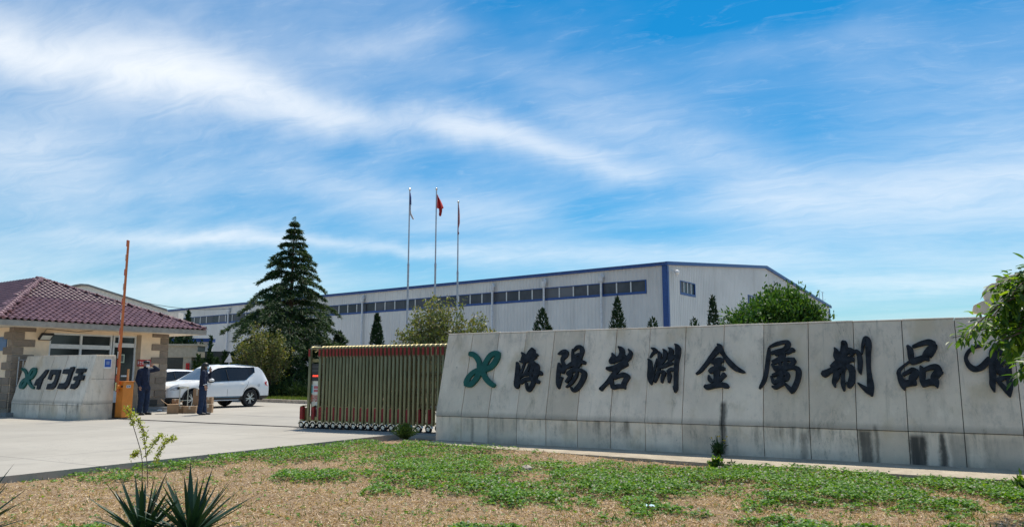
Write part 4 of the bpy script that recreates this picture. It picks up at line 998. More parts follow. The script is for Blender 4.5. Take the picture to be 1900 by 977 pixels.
# red notice with white lettering
fa_, za_ = gpx(254.5, 666.5, .03); fb_, zb_ = gpx(284, 679.5, .03)
rn = thing('notice', 'red rectangular notice with white lettering on the cream wall behind the man', 'notice', tuple(gpt((fa_ + fb_) / 2, 0, zb_)))
MB().fbox(GA, GE, GN, UZ, (fa_, .001, zb_), (fb_, .02, za_)).obj('board', M_red, rn)
lt = MB(); nchar = 7; hh = za_ - zb_; w_ = (fb_ - fa_) * .92 / nchar
for i in range(nchar):
    f0 = fa_ + (fb_ - fa_) * .04 + i * w_; zc = (za_ + zb_) / 2
    for (a, b, c, d_) in (((.12, .2, -.25, .25), (.62, .72, -.25, .25), (.12, .72, .16, .24), (.12, .72, -.05, .03)), ((.4, .5, -.25, .28), (.1, .8, .1, .18), (.15, .7, -.25, -.17)), ((.1, .18, -.2, .2), (.3, .8, .15, .23), (.5, .6, -.25, .2), (.3, .8, -.1, -.02)))[i % 3]:
        lt.fbox(GA, GE, GN, UZ, (f0 + a * w_, .0205, zc + c * hh), (f0 + b * w_, .024 + .0004 * (len(lt.f) % 4), zc + d_ * hh))
lt.obj('lettering', M_white, rn)
# blue plate on the road-side wall
p0 = plane_at(-6, 625, GA - GE * .04, -GE); p1 = plane_at(9.5, 650, GA - GE * .04, -GE)
tag(MB().fbox(GA, -GN, -GE, UZ, ((p1 - GA).dot(-GN), .002, p1.z), ((p0 - GA).dot(-GN), .03, p0.z)).obj('sign_plate', simple('blue_sign_enamel', (.07, .15, .30), .5)), 'plain blue plate on the road side of the gatehouse at the picture edge', 'sign')
# low steel fence between the short sign wall and the gatehouse
fe = thing('fence', 'grey upright bar fence closing the gap beside the short sign wall', 'fence', tuple(GA + GE * .4))
fp0 = gpt(.15, .10, 0); fp1 = sw_pt(-SL + .35, -TH - .1, 0)
fd = (fp1 - fp0); fLn = fd.length; fd.normalize(); fnn = Vector((-fd.y, fd.x, 0))
for z in (.12, .95, 1.78): MB().fbox(fp0, fd, fnn, UZ, (0, -.02, z), (fLn, .02, z + .05)).obj('rail', simple('weathered_grey_steel', (.22, .22, .22), .6), fe)
for i in range(9): MB().fbox(fp0, fd, fnn, UZ, (i * fLn / 8.2, -.014, .04), (i * fLn / 8.2 + .03, .014, 1.82 if i % 8 else 1.9)).obj('bar', simple('pale_grey_steel', (.42, .43, .43), .5), fe)
# ------------------------------------------------------------------ retractable gate
g0 = ground_at(561, 793.5, 0); g1 = ground_at(793.6, 803.2, 0)
gd = (g1 - g0).normalized(); gn = Vector((-gd.y, gd.x, 0))
gt = thing('retractable_gate', 'folded stainless steel retractable gate on small wheels with red reflectors', 'gate', tuple(g0), math.atan2(gd.y, gd.x), world=False)
def g_s(zx, zy):                       # position along the gate from the photo enlargement
    p = plane_at(530 + zx / 4.248, 600 + zy / 4.248, g0 - gn * .02, gn); return (p - g0).dot(gd)
tops = [265,297,325,350,376,403,428,455,482,508,535,560,586,612,640,667,697,725,753,784,815,846,877,908,940,974,1010,1047,1085,1122,1162,1202,1240]
XS = [g_s(x, 450) for x in tops]; XS.append(XS[-1] + .15)
HG = 2.0; GD = .44
def gate_frame_mesh():
    mb = MB().tube([(0, 0, .16), (0, 0, HG - .07), (0, .035, HG - .015), (0, .09, HG), (0, GD - .09, HG), (0, GD - .035, HG - .015), (0, GD, HG - .07), (0, GD, .16)], .042, 12)
    for z in (.62, 1.30): mb.fbox((0, 0, 0), (1, 0, 0), (0, 1, 0), (0, 0, 1), (-.012, .02, z), (.012, GD - .02, z + .05))
    return mb.mesh('gate_frame', M_steel, smooth=True)
def refl_mesh():
    return MB().box((-.027, -.052, HG - .215), (.027, -.030, HG - .04)).mesh('reflector', M_redref)
def cap_mesh(): return MB().box((-.036, -.045, HG - .24), (.036, -.026, HG - .02)).mesh('reflector_holder', simple('dark_bronze_steel', (.16, .12, .07), .5, metal=.7))
fm, rm, cm_ = gate_frame_mesh(), refl_mesh(), cap_mesh()
for i, x in enumerate(XS):
    fr = from_mesh('gate_frame', fm, gt, (x, 0, 0))
    from_mesh('reflector_holder', cm_, fr); from_mesh('reflector', rm, fr)
    if i < len(XS) - 1:
        dx = XS[i + 1] - x; lk = MB()
        for z in (.42, .80, 1.18, 1.56):
            lk.tube([(0, .05 + .01 * (i % 2), z), (dx, GD - .05, z + .22)], .011, 5).tube([(0, GD - .06, z), (dx, .06 + .01 * (i % 2), z + .22)], .011, 5)
        lo = lk.obj('scissor_link', simple('dull_steel', (.22, .21, .17), .45, metal=.8), fr, world=False)
wz = [120,165,212,268,318,372,425,478,532,590,647,707,765,830,893,960,1045,1122]
def wheel_unit(first):
    hub = MB().box((-.055, .0, .175), (.055, GD, .215)).box((-.06, -.02, .1), (-.048, .0, .2)).box((.048, -.02, .1), (.06, .0, .2)).mesh('axle_bracket', M_steel)
    ty = MB().lathe([(.045, -.028), (.078, -.028), (.086, -.016), (.086, .016), (.078, .028), (.045, .028)], (0, .01, .086), (0, 1, 0), 16).mesh('wheel', M_rubber, smooth=True)
    rim = MB().lathe([(.001, -.034), (.020, -.036), (.024, -.028), (.046, -.026), (.046, .02)], (0, .01, .086), (0, 1, 0), 14)
    for k in range(5):
        a = k * 2 * math.pi / 5; rim.fbox((0, -.022, .086), (math.cos(a), 0, math.sin(a)), (0, 1, 0), (-math.sin(a), 0, math.cos(a)), (.012, -.008, -.007), (.046, .004, .007))
    rim = rim.mesh('hub', M_chrome, smooth=30)
    cv = MB()
    m = 8
    for k in range(m):
        a0, a1 = R(15 + 150 * k / m), R(15 + 150 * (k + 1) / m); r0, r1 = .088, .104
        P = lambda a, r, y: (r * math.cos(a), y, .086 + r * math.sin(a))
        cv.hexa([P(a0, r0, -.03), P(a1, r0, -.03), P(a1, r0, .05), P(a0, r0, .05), P(a0, r1, -.03), P(a1, r1, -.03), P(a1, r1, .05), P(a0, r1, .05)])
    cv = cv.mesh('mudguard', M_chrome)
    bl = MB().prism([(-.045, .22), (.045, .22), (.045, .52), (-.01, .545), (-.045, .50)], (0, -.035, 0), (1, 0, 0), (0, 0, 1), (0, 1, 0), .09).mesh('reflector_block', M_redref)
    st = MB().box((-.046, .056, .19), (.05, .16, .50)).prism([(-.05, .522), (.05, .548), (.05, .565), (-.05, .535)], (0, -.037, 0), (1, 0, 0), (0, 0, 1), (0, 1, 0), .19).mesh('foot_cover', M_steel)
    return hub, ty, rim, cv, bl, st
hub, ty, rim, cv, bl, st = wheel_unit(True)
for i, x in enumerate(wz):
    xs_ = g_s(x, 810)
    u = from_mesh('wheel_unit', hub, gt, (xs_, 0, 0))
    w_ = from_mesh('wheel', ty, u); from_mesh('wheel', ty, u, (0, GD - .04, 0)); from_mesh('hub', rim, u); from_mesh('mudguard', cv, u)
    if i not in (1,): from_mesh('foot_cover', st, u); from_mesh('reflector_block', bl, u)
xh = g_s(185, 450)
hd = from_mesh('gate_frame', fm, gt, (xh, 0, 0)); from_mesh('reflector_holder', cm_, hd); from_mesh('reflector', rm, hd)
xa, xb = xh + .04, XS[0] - .04
gx = lambda v: xa + (xb - xa) * v
hp = MB().box((xa, .03, .30), (xb, GD - .03, 1.60)).obj('drive_housing', simple('brushed_panel_steel', (.50, .49, .46), .3, metal=.8), gt, world=False, bevel=.01)
MB().box((xa - .06, -.02, .19), (xb + .08, GD, .299)).obj('drive_base', M_steel, gt, world=False, bevel=.01)
MB().tube([(xa, .12, HG - .10), (gx(.3), .12, HG - .05), (gx(.7), .12, HG - .04), (xb, .12, HG - .06)], .025, 8).obj('top_rail', M_steel, gt, world=False, smooth=True)
MB().box((gx(.02), .012, 1.64), (gx(.98), .03, 1.72)).obj('trim_plate', M_steel, gt, world=False)
sc = MB().box((gx(.03), .006, 1.17), (gx(.97), .029, 1.60)).obj('display_screen', M_black, gt, world=False)
MB().box((gx(.08), .003, 1.42), (gx(.92), .0055, 1.435)).box((gx(.08), .003, 1.52), (gx(.92), .0055, 1.53)).obj('screen_bar', simple('screen_grey', (.12, .12, .12), .4), sc, world=False)
def led_fn(t, b):
    b.inputs['Base Color'].default_value = (.3, .01, .01, 1); b.inputs['Emission Color'].default_value = (1, .06, .03, 1); b.inputs['Emission Strength'].default_value = 1.4
led = MB()
for k in range(5): led.box((gx(.22 + k * .14), .0022, 1.275 + .004 * (k % 2)), (gx(.32 + k * .14), .0052, 1.312 + .006 * ((k + 1) % 2)))
led.obj('led_text', material('red_led', led_fn), sc, world=False)
sk = MB().box((gx(.05), .022, .86), (gx(.95), .029, 1.08)).obj('sticker', simple('pale_sticker', (.58, .62, .64), .5), gt, world=False)
MB().box((gx(.36), .018, .98), (gx(.88), .0215, 1.045)).box((gx(.36), .0185, .90), (gx(.88), .0215, .955)).obj('red_print', simple('pink_red_print', (.50, .12, .14), .5), sk, world=False)
MB().box((gx(.05), .0185, .875), (gx(.2), .0216, 1.06)).obj('teal_print', simple('teal_print', (.06, .28, .28), .5), sk, world=False)
rs = MB()
for k in range(2): 
    for (u0, u1, z0, z1) in ((.0, .38, .80, .815), (.0, .38, .74, .75), (.0, .05, .66, .82), (.33, .38, .66, .82), (.16, .21, .66, .82)):
        rs.box((gx(.06 + k * .5 + u0), .024 - .0004 * (len(rs.f) % 5), z0), (gx(.06 + k * .5 + u1), .0295, z1))
rs.obj('red_characters', M_red, gt, world=False)
for k in range(3):
    z = .36 + k * .12
    MB().prism([(gx(.08), z), (gx(.2), z), (gx(.92), z + .16), (gx(.80), z + .16)], (0, .0296, 0), (1, 0, 0), (0, 0, 1), (0, -1, 0), .004).obj('chevron_stripe', simple('pale_silver_stripe', (.66, .67, .66), .4), gt, world=False)

# ------------------------------------------------------------------ barrier
bc = ground_at(224.5, 776.5, 0)                                  # near corner of the cabinet
br = thing('barrier', 'orange boom barrier cabinet with its striped arm raised upright', 'barrier', tuple(bc))
BP = lambda a, b, z: bc + T * a + N * b + UZ * z
def bbox(a0, b0, z0, a1, b1, z1): return MB().fbox(bc, T, N, UZ, (a0, b0, z0), (a1, b1, z1))
bbox(-.34, -.34, 0.04, 0, 0, 1.10).obj('cabinet', M_orange, br, bevel=.012)
bbox(-.36, -.36, 1.101, .012, .012, 1.13).obj('cabinet_lid', M_orange, br, bevel=.008)
bbox(-.33, -.33, 0, -.01, -.01, .039).obj('foot_plate', M_black, br)
MB().fbox(bc, T, N, UZ, (.001, -.24, .93), (.006, -.10, 1.01)).obj('maker_plate', simple('grey_label', (.50, .52, .55), .4), br)
MB().fbox(bc, T, N, UZ, (.0065, -.22, .955), (.0085, -.18, .985)).fbox(bc, T, N, UZ, (.0066, -.16, .95), (.0086, -.115, .98)).obj('dark_print', M_black, br)
ac = BP(-.17, .06, .97)                                          # pivot
up = (UZ * 1 + T * .002).normalized(); sd = T
MB().tube([BP(-.17, .0, .97), BP(-.17, .12, .97)], .07, 12).obj('pivot_hub', M_orange, br)
MB().tube([BP(-.05, .001, .97), BP(-.05, .03, .97)], .028, 10).obj('lock_knob', M_black, br)
LA = 4.52
arm = MB()
seg = [(-.16, .045), (.6, .042), (2.2, .035), (LA, .026)]
for (u0, h0), (u1, h1) in zip(seg, seg[1:]):
    P = lambda x, y, z: ac + sd * x + N * y + up * z
    arm.hexa([P(-h0, .0, u0), P(h0, .0, u0), P(h0, .05, u0), P(-h0, .05, u0), P(-h1, .0, u1), P(h1, .0, u1), P(h1, .05, u1), P(-h1, .05, u1)])
ao = arm.obj('boom_arm', simple('orange_red_arm_paint', (.56, .135, .025), .45, var=.12), br, bevel=.004)
M_refw = simple('white_reflective_tape', (.66, .66, .62), .4); M_refr = simple('red_reflective_tape', (.50, .05, .035), .4)
k = 0; z = -.1
while z < LA - .12:
    h = .045 - .018 * max(0, z) / LA
    MB().fbox(ac, sd, N, up, (-h - .030, -.002, z), (-h + .002, .053, z + .2)).obj('reflective_band', M_refr if k % 2 else M_refw, ao); z += .24 if z < 1.4 else .46; k += 1
MB().fbox(ac, sd, N, up, (-.05, .0505, -.12), (.0, .075, .12)).obj('arm_lamp', simple('pale_yellow_lamp', (.68, .66, .34), .4), br)
MB().lathe([(.001, 0), (.10, 0), (.10, .04), (.001, .04)], ac + sd * -.10 - N * .05, N, 14).obj('red_disc', simple('red_disc_paint', (.34, .015, .04), .5), br)
MB().fbox(bc, T, N, UZ, (-.20, -.25, 1.131), (-.13, -.22, 1.50)).obj('rest_plate', simple('pale_orange_plate', (.60, .36, .16), .5), br)
bbox(-.52, -.30, 0, -.36, -.02, .48).obj('side_box', M_black, br)

# ------------------------------------------------------------------ cartons and the small table
def carton(px, py, w, dp, h, rz, label, open_=False, z=0.0, Y=None):
    p = ground_at(px, py, z); w, dp, h = w * .9, dp * .9, h * .9
    c = thing('carton', label, 'box', tuple(p), R(rz), group='cardboard cartons by the gatehouse corner', world=False)
    MB().box((-w / 2, 0, 0), (w / 2, dp, h)).obj('box_body', M_card, c, world=False, bevel=.006)
    if open_:
        MB().hexa([(-w / 2, 0, h - .005), (-w / 2 - .012, 0, h), (-w / 2 - .012, dp, h), (-w / 2, dp, h - .005), (-w / 2 - .2, 0, h + .16), (-w / 2 - .21, 0, h + .165), (-w / 2 - .21, dp, h + .165), (-w / 2 - .2, dp, h + .16)]).obj('flap', M_card, c, world=False)
        MB().hexa([(w / 2, 0, h), (w / 2 + .01, 0, h), (w / 2 + .01, dp, h), (w / 2, dp, h), (w / 2 + .12, 0, h + .1), (w / 2 + .13, 0, h + .1), (w / 2 + .13, dp, h + .1), (w / 2 + .12, dp, h + .1)]).obj('flap', M_card, c, world=False)
    else:
        MB().box((-w / 2 - .001, dp / 2 - .03, h * .75), (w / 2 + .001, dp / 2 + .03, h + .003)).box((-.03, -.003, h * .6), (.03, dp + .002, h + .0025)).obj('tape', M_tape, c, world=False)
    return c
carton(320, 767.3, .40, .40, .36, 24, 'open brown carton with a raised flap at the stone corner', True)
carton(334, 766.3, .22, .3, .28, 18, 'narrow brown carton squeezed behind the open carton')
carton(351, 766.4, .46, .40, .27, 10, 'low brown carton with pale tape left of the woman')
carton(385, 765.2, .30, .36, .33, 12, 'brown carton at the foot of the stack right of the woman')
p = ground_at(383, 765, 0)
carton(371, 764.5, .34, .36, .27, 10, 'lower brown carton of the stack behind the woman')
def stacked(px, py, dz, w, dp, h, rz, label):
    c = carton(px, py, w, dp, h, rz, label); c.location.z += dz * .9; return c
stacked(363.5, 764.0, .28, .30, .3, .62, 10, 'tall upright brown carton standing left behind the woman')
stacked(385, 764.6, .335, .26, .3, .26, 6, 'topmost brown carton of the stack right of the woman')
stacked(323.5, 766.2, .365, .24, .3, .17, 20, 'small brown carton lying on top of the open carton')
p = ground_at(331, 759, 0)
tb = thing('table', 'small white metal folding table standing among the cartons', 'table', tuple(p), R(-33), world=False)
M_cream2 = simple('cream_table_paint', (.62, .60, .50), .5)
MB().box((-.33, -.2, .84), (.33, .2, .875)).obj('table_top', M_cream2, tb, world=False, bevel=.006)
for sx in (-.3, .3):
    for sy in (-.17, .17): MB().tube([(sx, sy, 0), (sx * .96, sy, .84)], .018, 8).obj('leg', M_cream2, tb, world=False)
    MB().tube([(sx * .98, -.17, .35), (sx * .98, .17, .35)], .012, 6).obj('rail', M_cream2, tb, world=False)
tag(MB().sphere(ground_at(296, 763, 0) + UZ * .04, (.10, .06, .04), 8, 5).sphere(ground_at(293, 763, 0) + UZ * .03, (.05, .05, .03), 7, 4).obj('crumpled_bag', M_white, smooth=True), 'crumpled white bag lying on the step by the stone corner', 'bag')

# ------------------------------------------------------------------ people
def person(label, loc, rz, joints, bones, extras):
    """joints: name -> (x forward, y left, z, radius); bones: (a, b, material index)"""
    src = MB()
    def ring(j):
        r = joints[j][3]; return r if isinstance(r, tuple) else (r, r)
    for a, b, m in bones:
        A_, B_ = Vector(joints[a][:3]), Vector(joints[b][:3]); ra, rb = ring(a), ring(b)
        if m in (0, 1) and isinstance(joints[a][3], tuple) and isinstance(joints[b][3], tuple):     # trunk: horizontal ellipses
            V = []; n = 18; st = [(-.35, .72), (0, 1), (.5, 1), (1, 1), (1.25, .75)]
            for t, k in st:
                c = A_.lerp(B_, max(0, min(1, t))) + (B_ - A_).normalized() * (.03 * ((t > 1) - (t < 0)))
                q = max(0, min(1, t)); rx, ry = ra[0] + (rb[0] - ra[0]) * q, ra[1] + (rb[1] - ra[1]) * q
                V += [c + Vector((rx * k * math.cos(2 * math.pi * i / n), ry * k * math.sin(2 * math.pi * i / n), 0)) for i in range(n)]
            F = [(j * n + i, j * n + (i + 1) % n, (j + 1) * n + (i + 1) % n, (j + 1) * n + i) for j in range(len(st) - 1) for i in range(n)]
            F += [tuple(range(n))[::-1], tuple((len(st) - 1) * n + i for i in range(n))]; src.add(V, F)
        else:
            wa, wb = min(ra), min(rb)
            src.tube([A_, A_.lerp(B_, .3), A_.lerp(B_, .7), B_], [wa, wa + (wb - wa) * .22, wa + (wb - wa) * .72, wb], 12)
            src.sphere(A_, wa * .995, 12, 8); src.sphere(B_, wb * .995, 12, 8)
    o = bpy.data.objects.new('person', src.mesh('person', M_navy)); COL.objects.link(o)
    rmd = o.modifiers.new('remesh', 'REMESH'); rmd.mode = 'VOXEL'; rmd.voxel_size = .014
    smd = o.modifiers.new('smooth', 'SMOOTH'); smd.factor = .5; smd.iterations = 5
    dg = bpy.context.evaluated_depsgraph_get(); dg.update()
    ev = bpy.data.meshes.new_from_object(o.evaluated_get(dg)); bpy.data.objects.remove(o)
    seg = [(Vector(joints[a][:3]), Vector(joints[b][:3]), m, max(ring(a)), max(ring(b))) for a, b, m in bones]
    def near(c):
        best = None
        for a, b, m, ra, rb in seg:
            d = b - a; t = max(0, min(1, (c - a).dot(d) / max(d.length_squared, 1e-9))); q = (c - (a + d * t)).length - (ra + (rb - ra) * t)
            if best is None or q < best[0]: best = (q, m)
        return best[1]
    idx = [near(p.center) for p in ev.polygons]
    from mathutils import noise as mn
    V = []
    for v in ev.vertices:                                  # cloth folds
        c = v.co; k = near(c); amp = .010 if k < 2 else 0
        f = mn.noise(Vector((c.x * 9, c.y * 9, c.z * 14 + c.x * 6))) * .7 + mn.noise(Vector((c.x * 20 + 5, c.y * 20, c.z * 30))) * .4
        V.append(tuple(c + v.normal * amp * f))
    mb = MB(); extras(mb)
    F = [list(p.vertices) for p in ev.polygons]; n0 = len(V)
    V += [tuple(v) for v in mb.v]; F += [[i + n0 for i in f] for f in mb.f]; idx += mb.mi
    b2 = bpy.data.meshes.new('person'); b2.from_pydata(V, [], F)
    for m in (M_navy, M_navy2, M_skin, M_black): b2.materials.append(m)
    b2.polygons.foreach_set('material_index', idx); b2.shade_smooth()
    po_ = bpy.data.objects.new('person', b2); COL.objects.link(po_); po_.location = loc; po_.rotation_euler = (0, 0, rz)
    OFF[po_.name] = Vector((0, 0, 0))
    return tag(po_, label, 'person')
def fingers(mb, wrist, d, side, curl, L=.072):
    """five tapered fingers from a palm at wrist pointing along d; side = thumb side"""
    d = Vector(d).normalized(); sd = Vector(side).normalized(); nrm = d.cross(sd).normalized() * curl; w = Vector(wrist)
    mb.k = 2
    for i, (o_, l) in enumerate(((.030, .92), (.011, 1.0), (-.009, .95), (-.028, .78))):
        b = w + d * .075 + sd * o_ * .9
        mb.tube([b - d * .02, b + d * L * l * .45 + nrm * .006, b + d * L * l * .8 + nrm * .022, b + d * L * l + nrm * .036], [.0105, .010, .009, .007], 6)
    b = w + d * .03 + sd * .036
    mb.tube([b - sd * .01, b + d * .03 + sd * .02 + nrm * .008, b + d * .06 + sd * .022 + nrm * .018], [.012, .011, .008], 6)
def head_parts(mb, hx, hy, hz, yaw=0.0):
    f = Vector((math.cos(yaw), math.sin(yaw), 0)); l = Vector((-f.y, f.x, 0)); c = Vector((hx, hy, hz))
    mb.k = 2
    mb.tube([c + f * .088 + UZ * .025, c + f * .108 - UZ * .012, c + f * .092 - UZ * .028], [.009, .014, .010], 6)     # nose
    for s in (-1, 1): mb.sphere(c + l * s * .082 - f * .005, (.016, .012, .030), 7, 5)                                   # ears
    mb.k = 3
    for s in (-1, 1):
        mb.sphere(c + f * .086 + l * s * .032 + UZ * .022, (.008, .012, .006), 7, 5)                                     # eyes
        mb.tube([c + f * .090 + l * s * .018 + UZ * .042, c + f * .084 + l * s * .05 + UZ * .044], .005, 5)              # brows
    mb.tube([c + f * .092 - l * .022 - UZ * .052, c + f * .095 + l * .022 - UZ * .052], .005, 5)                         # mouth
def mask_obj(name, root, hx, hy, hz, mat, yaw=0.0):
    f = Vector((math.cos(yaw), math.sin(yaw), 0)); l = Vector((-f.y, f.x, 0)); c = Vector((hx, hy, hz)); mb = MB(); V = []; m = 9; rows = ((.010, .112, .9), (-.02, .122, 1.0), (-.055, .118, 1.0), (-.088, .098, .85))
    for z, r, wd in rows:
        for i in range(m):
            a = (i / (m - 1) - .5) * 2.5 * wd; V.append(c + f * r * math.cos(a) * (1.0) + l * .092 * math.sin(a) + UZ * z)
    mb.add(V, [(j * m + i, j * m + i + 1, (j + 1) * m + i + 1, (j + 1) * m + i) for j in range(3) for i in range(m - 1)])
    for s in (-1, 1): mb.tube([c + f * .05 + l * s * .088 - UZ * .01, c + l * s * .092 + UZ * .01], .003, 4)
    o = mb.obj(name, mat, root, smooth=True, world=False); sd = o.modifiers.new('t', 'SOLIDIFY'); sd.thickness = .004; return o
pm = ground_at(264, 769, 0)
J = dict(pelvis=(0, 0, .93, (.130, .175)), hem=(0, 0, .86, (.150, .195)), waist=(-.02, 0, 1.10, (.145, .190)), chest=(-.03, 0, 1.32, (.150, .205)), upper=(-.02, 0, 1.45, (.115, .180)), neck=(.0, 0, 1.545, .062), head=(.03, 0, 1.655, .092), crown=(.02, 0, 1.715, .084), chin=(.06, 0, 1.60, .052),
         hipL=(0, .105, .90, .125), kneeL=(.03, .12, .50, .092), ankL=(-.01, .13, .10, .082), footL=(.03, .13, .045, .05), toeL=(.20, .15, .035, .042),
         hipR=(0, -.105, .90, .125), kneeR=(.04, -.13, .50, .092), ankR=(.0, -.15, .10, .082), footR=(.04, -.15, .045, .05), toeR=(.21, -.17, .035, .042),
         shL=(-.02, .175, 1.465, .088), elL=(.16, .40, 1.50, .064), wrL=(.16, .16, 1.625, .042), haL=(.155, .11, 1.65, .028),
         shR=(-.03, -.185, 1.45, .092), elR=(-.05, -.27, 1.17, .068), wrR=(.06, -.27, .955, .046), haR=(.075, -.267, .90, .028))
Bn = [('pelvis', 'waist', 0), ('waist', 'chest', 0), ('chest', 'upper', 0), ('waist', 'hem', 0), ('upper', 'neck', 0), ('neck', 'head', 2), ('head', 'crown', 2), ('head', 'chin', 2),
      ('pelvis', 'hipL', 1), ('hipL', 'kneeL', 1), ('kneeL', 'ankL', 1), ('ankL', 'footL', 3), ('footL', 'toeL', 3), ('pelvis', 'hipR', 1), ('hipR', 'kneeR', 1), ('kneeR', 'ankR', 1), ('ankR', 'footR', 3), ('footR', 'toeR', 3),
      ('upper', 'shL', 0), ('shL', 'elL', 0), ('elL', 'wrL', 0), ('wrL', 'haL', 2), ('upper', 'shR', 0), ('shR', 'elR', 0), ('elR', 'wrR', 0), ('wrR', 'haR', 2)]
def ex_man(mb):
    head_parts(mb, .03, 0, 1.665, .25)
    fingers(mb, (.16, .15, 1.63), (-.05, -1, .28), (.2, .2, 1), -1); fingers(mb, (.06, -.27, .95), (.18, .02, -1), (1, 0, .15), -1)
man = person('person in navy workwear and cap shading the eyes with a raised arm', tuple(pm), R(-18), J, Bn, ex_man)
fz = .25; f_ = Vector((math.cos(fz), math.sin(fz), 0)); l_ = Vector((-f_.y, f_.x, 0)); hc = Vector((.03, 0, 1.665))
cap = MB().lathe([(.100, .050), (.104, .075), (.100, .105), (.072, .132), (.001, .140)], hc, UZ, 16)
pk = [(.085 + .0, -.085), (.14, -.075), (.185, -.04), (.195, 0), (.185, .04), (.14, .075), (.085, .085)]
cap.prism([(x - .02, y) for x, y in pk], hc + UZ * .052, f_, l_, (f_ * -.12 + UZ).normalized(), .010)
cap.obj('cap', M_black, man, smooth=True, world=False)
MB().sphere(hc + f_ * .104 + UZ * .10, (.006, .014, .012), 7, 5).obj('cap_badge', M_white, man, world=False)
mask_obj('face_mask', man, .03, 0, 1.665, M_mask, fz)
MB().tube([(.145, -.0, 1.08), (.165, .0, 1.28), (.14, .0, 1.46)], .006, 5).obj('zip', simple('dull_zip', (.10, .14, .22), .4), man, world=False)
pw = ground_at(374, 769, 0)
J2 = dict(pelvis=(0, 0, .91, (.125, .165)), hem=(0, 0, .88, (.140, .178)), waist=(0, 0, 1.08, (.125, .165)), chest=(.01, 0, 1.28, (.135, .175)), upper=(.0, 0, 1.40, (.105, .155)), neck=(.02, 0, 1.49, .054), head=(.05, 0, 1.585, .086), crown=(.04, 0, 1.65, .080), chin=(.08, 0, 1.53, .048),
          hipL=(0, .09, .87, .118), kneeL=(.03, .09, .48, .088), ankL=(.06, .10, .10, .088), footL=(.10, .10, .045, .045), toeL=(.24, .11, .032, .036),
          hipR=(0, -.09, .87, .120), kneeR=(-.02, -.09, .48, .092), ankR=(-.06, -.10, .10, .092), footR=(-.03, -.10, .045, .045), toeR=(.12, -.11, .032, .036),
          shL=(.0, .165, 1.41, .076), elL=(.19, .20, 1.24, .058), wrL=(.20, .06, 1.44, .040), haL=(.175, .03, 1.505, .032),
          shR=(.0, -.165, 1.41, .080), elR=(.02, -.22, 1.15, .066), wrR=(.08, -.22, .99, .044), haR=(.098, -.214, .91, .027))
def ex_woman(mb):
    head_parts(mb, .05, 0, 1.59, .12)
    fingers(mb, (.20, .05, 1.45), (-.25, -.25, 1), (.3, -.2, 0), 1); fingers(mb, (.09, -.215, .955), (.2, .05, -1), (1, 0, .2), -1, .08)
wom = person('person with long black hair in navy jacket and blue trousers touching the face', tuple(pw), R(16), J2, Bn, ex_woman)
hr = MB(); hc2 = Vector((.035, 0, 1.60))
hr.sphere(hc2 + Vector((-.004, 0, .036)), (.112, .104, .102), 16, 10)
hr.tube([hc2 + Vector((-.03, 0, .03)), hc2 + Vector((-.05, 0, -.06)), hc2 + Vector((-.065, 0, -.16)), hc2 + Vector((-.085, 0, -.25)), hc2 + Vector((-.09, 0, -.32))], [.098, .098, .088, .070, .030], 12)
hr.obj('hair', M_hair, wom, smooth=60, world=False)
mask_obj('face_mask', wom, .05, 0, 1.59, M_maskblue, .12)
MB().lathe([(.050, -.012), (.056, -.012), (.056, .014), (.050, .014)], Vector((.072, -.22, 1.00)), Vector((.3, 0, -1)), 12).obj('cuff_stripe', M_white, wom, world=False)

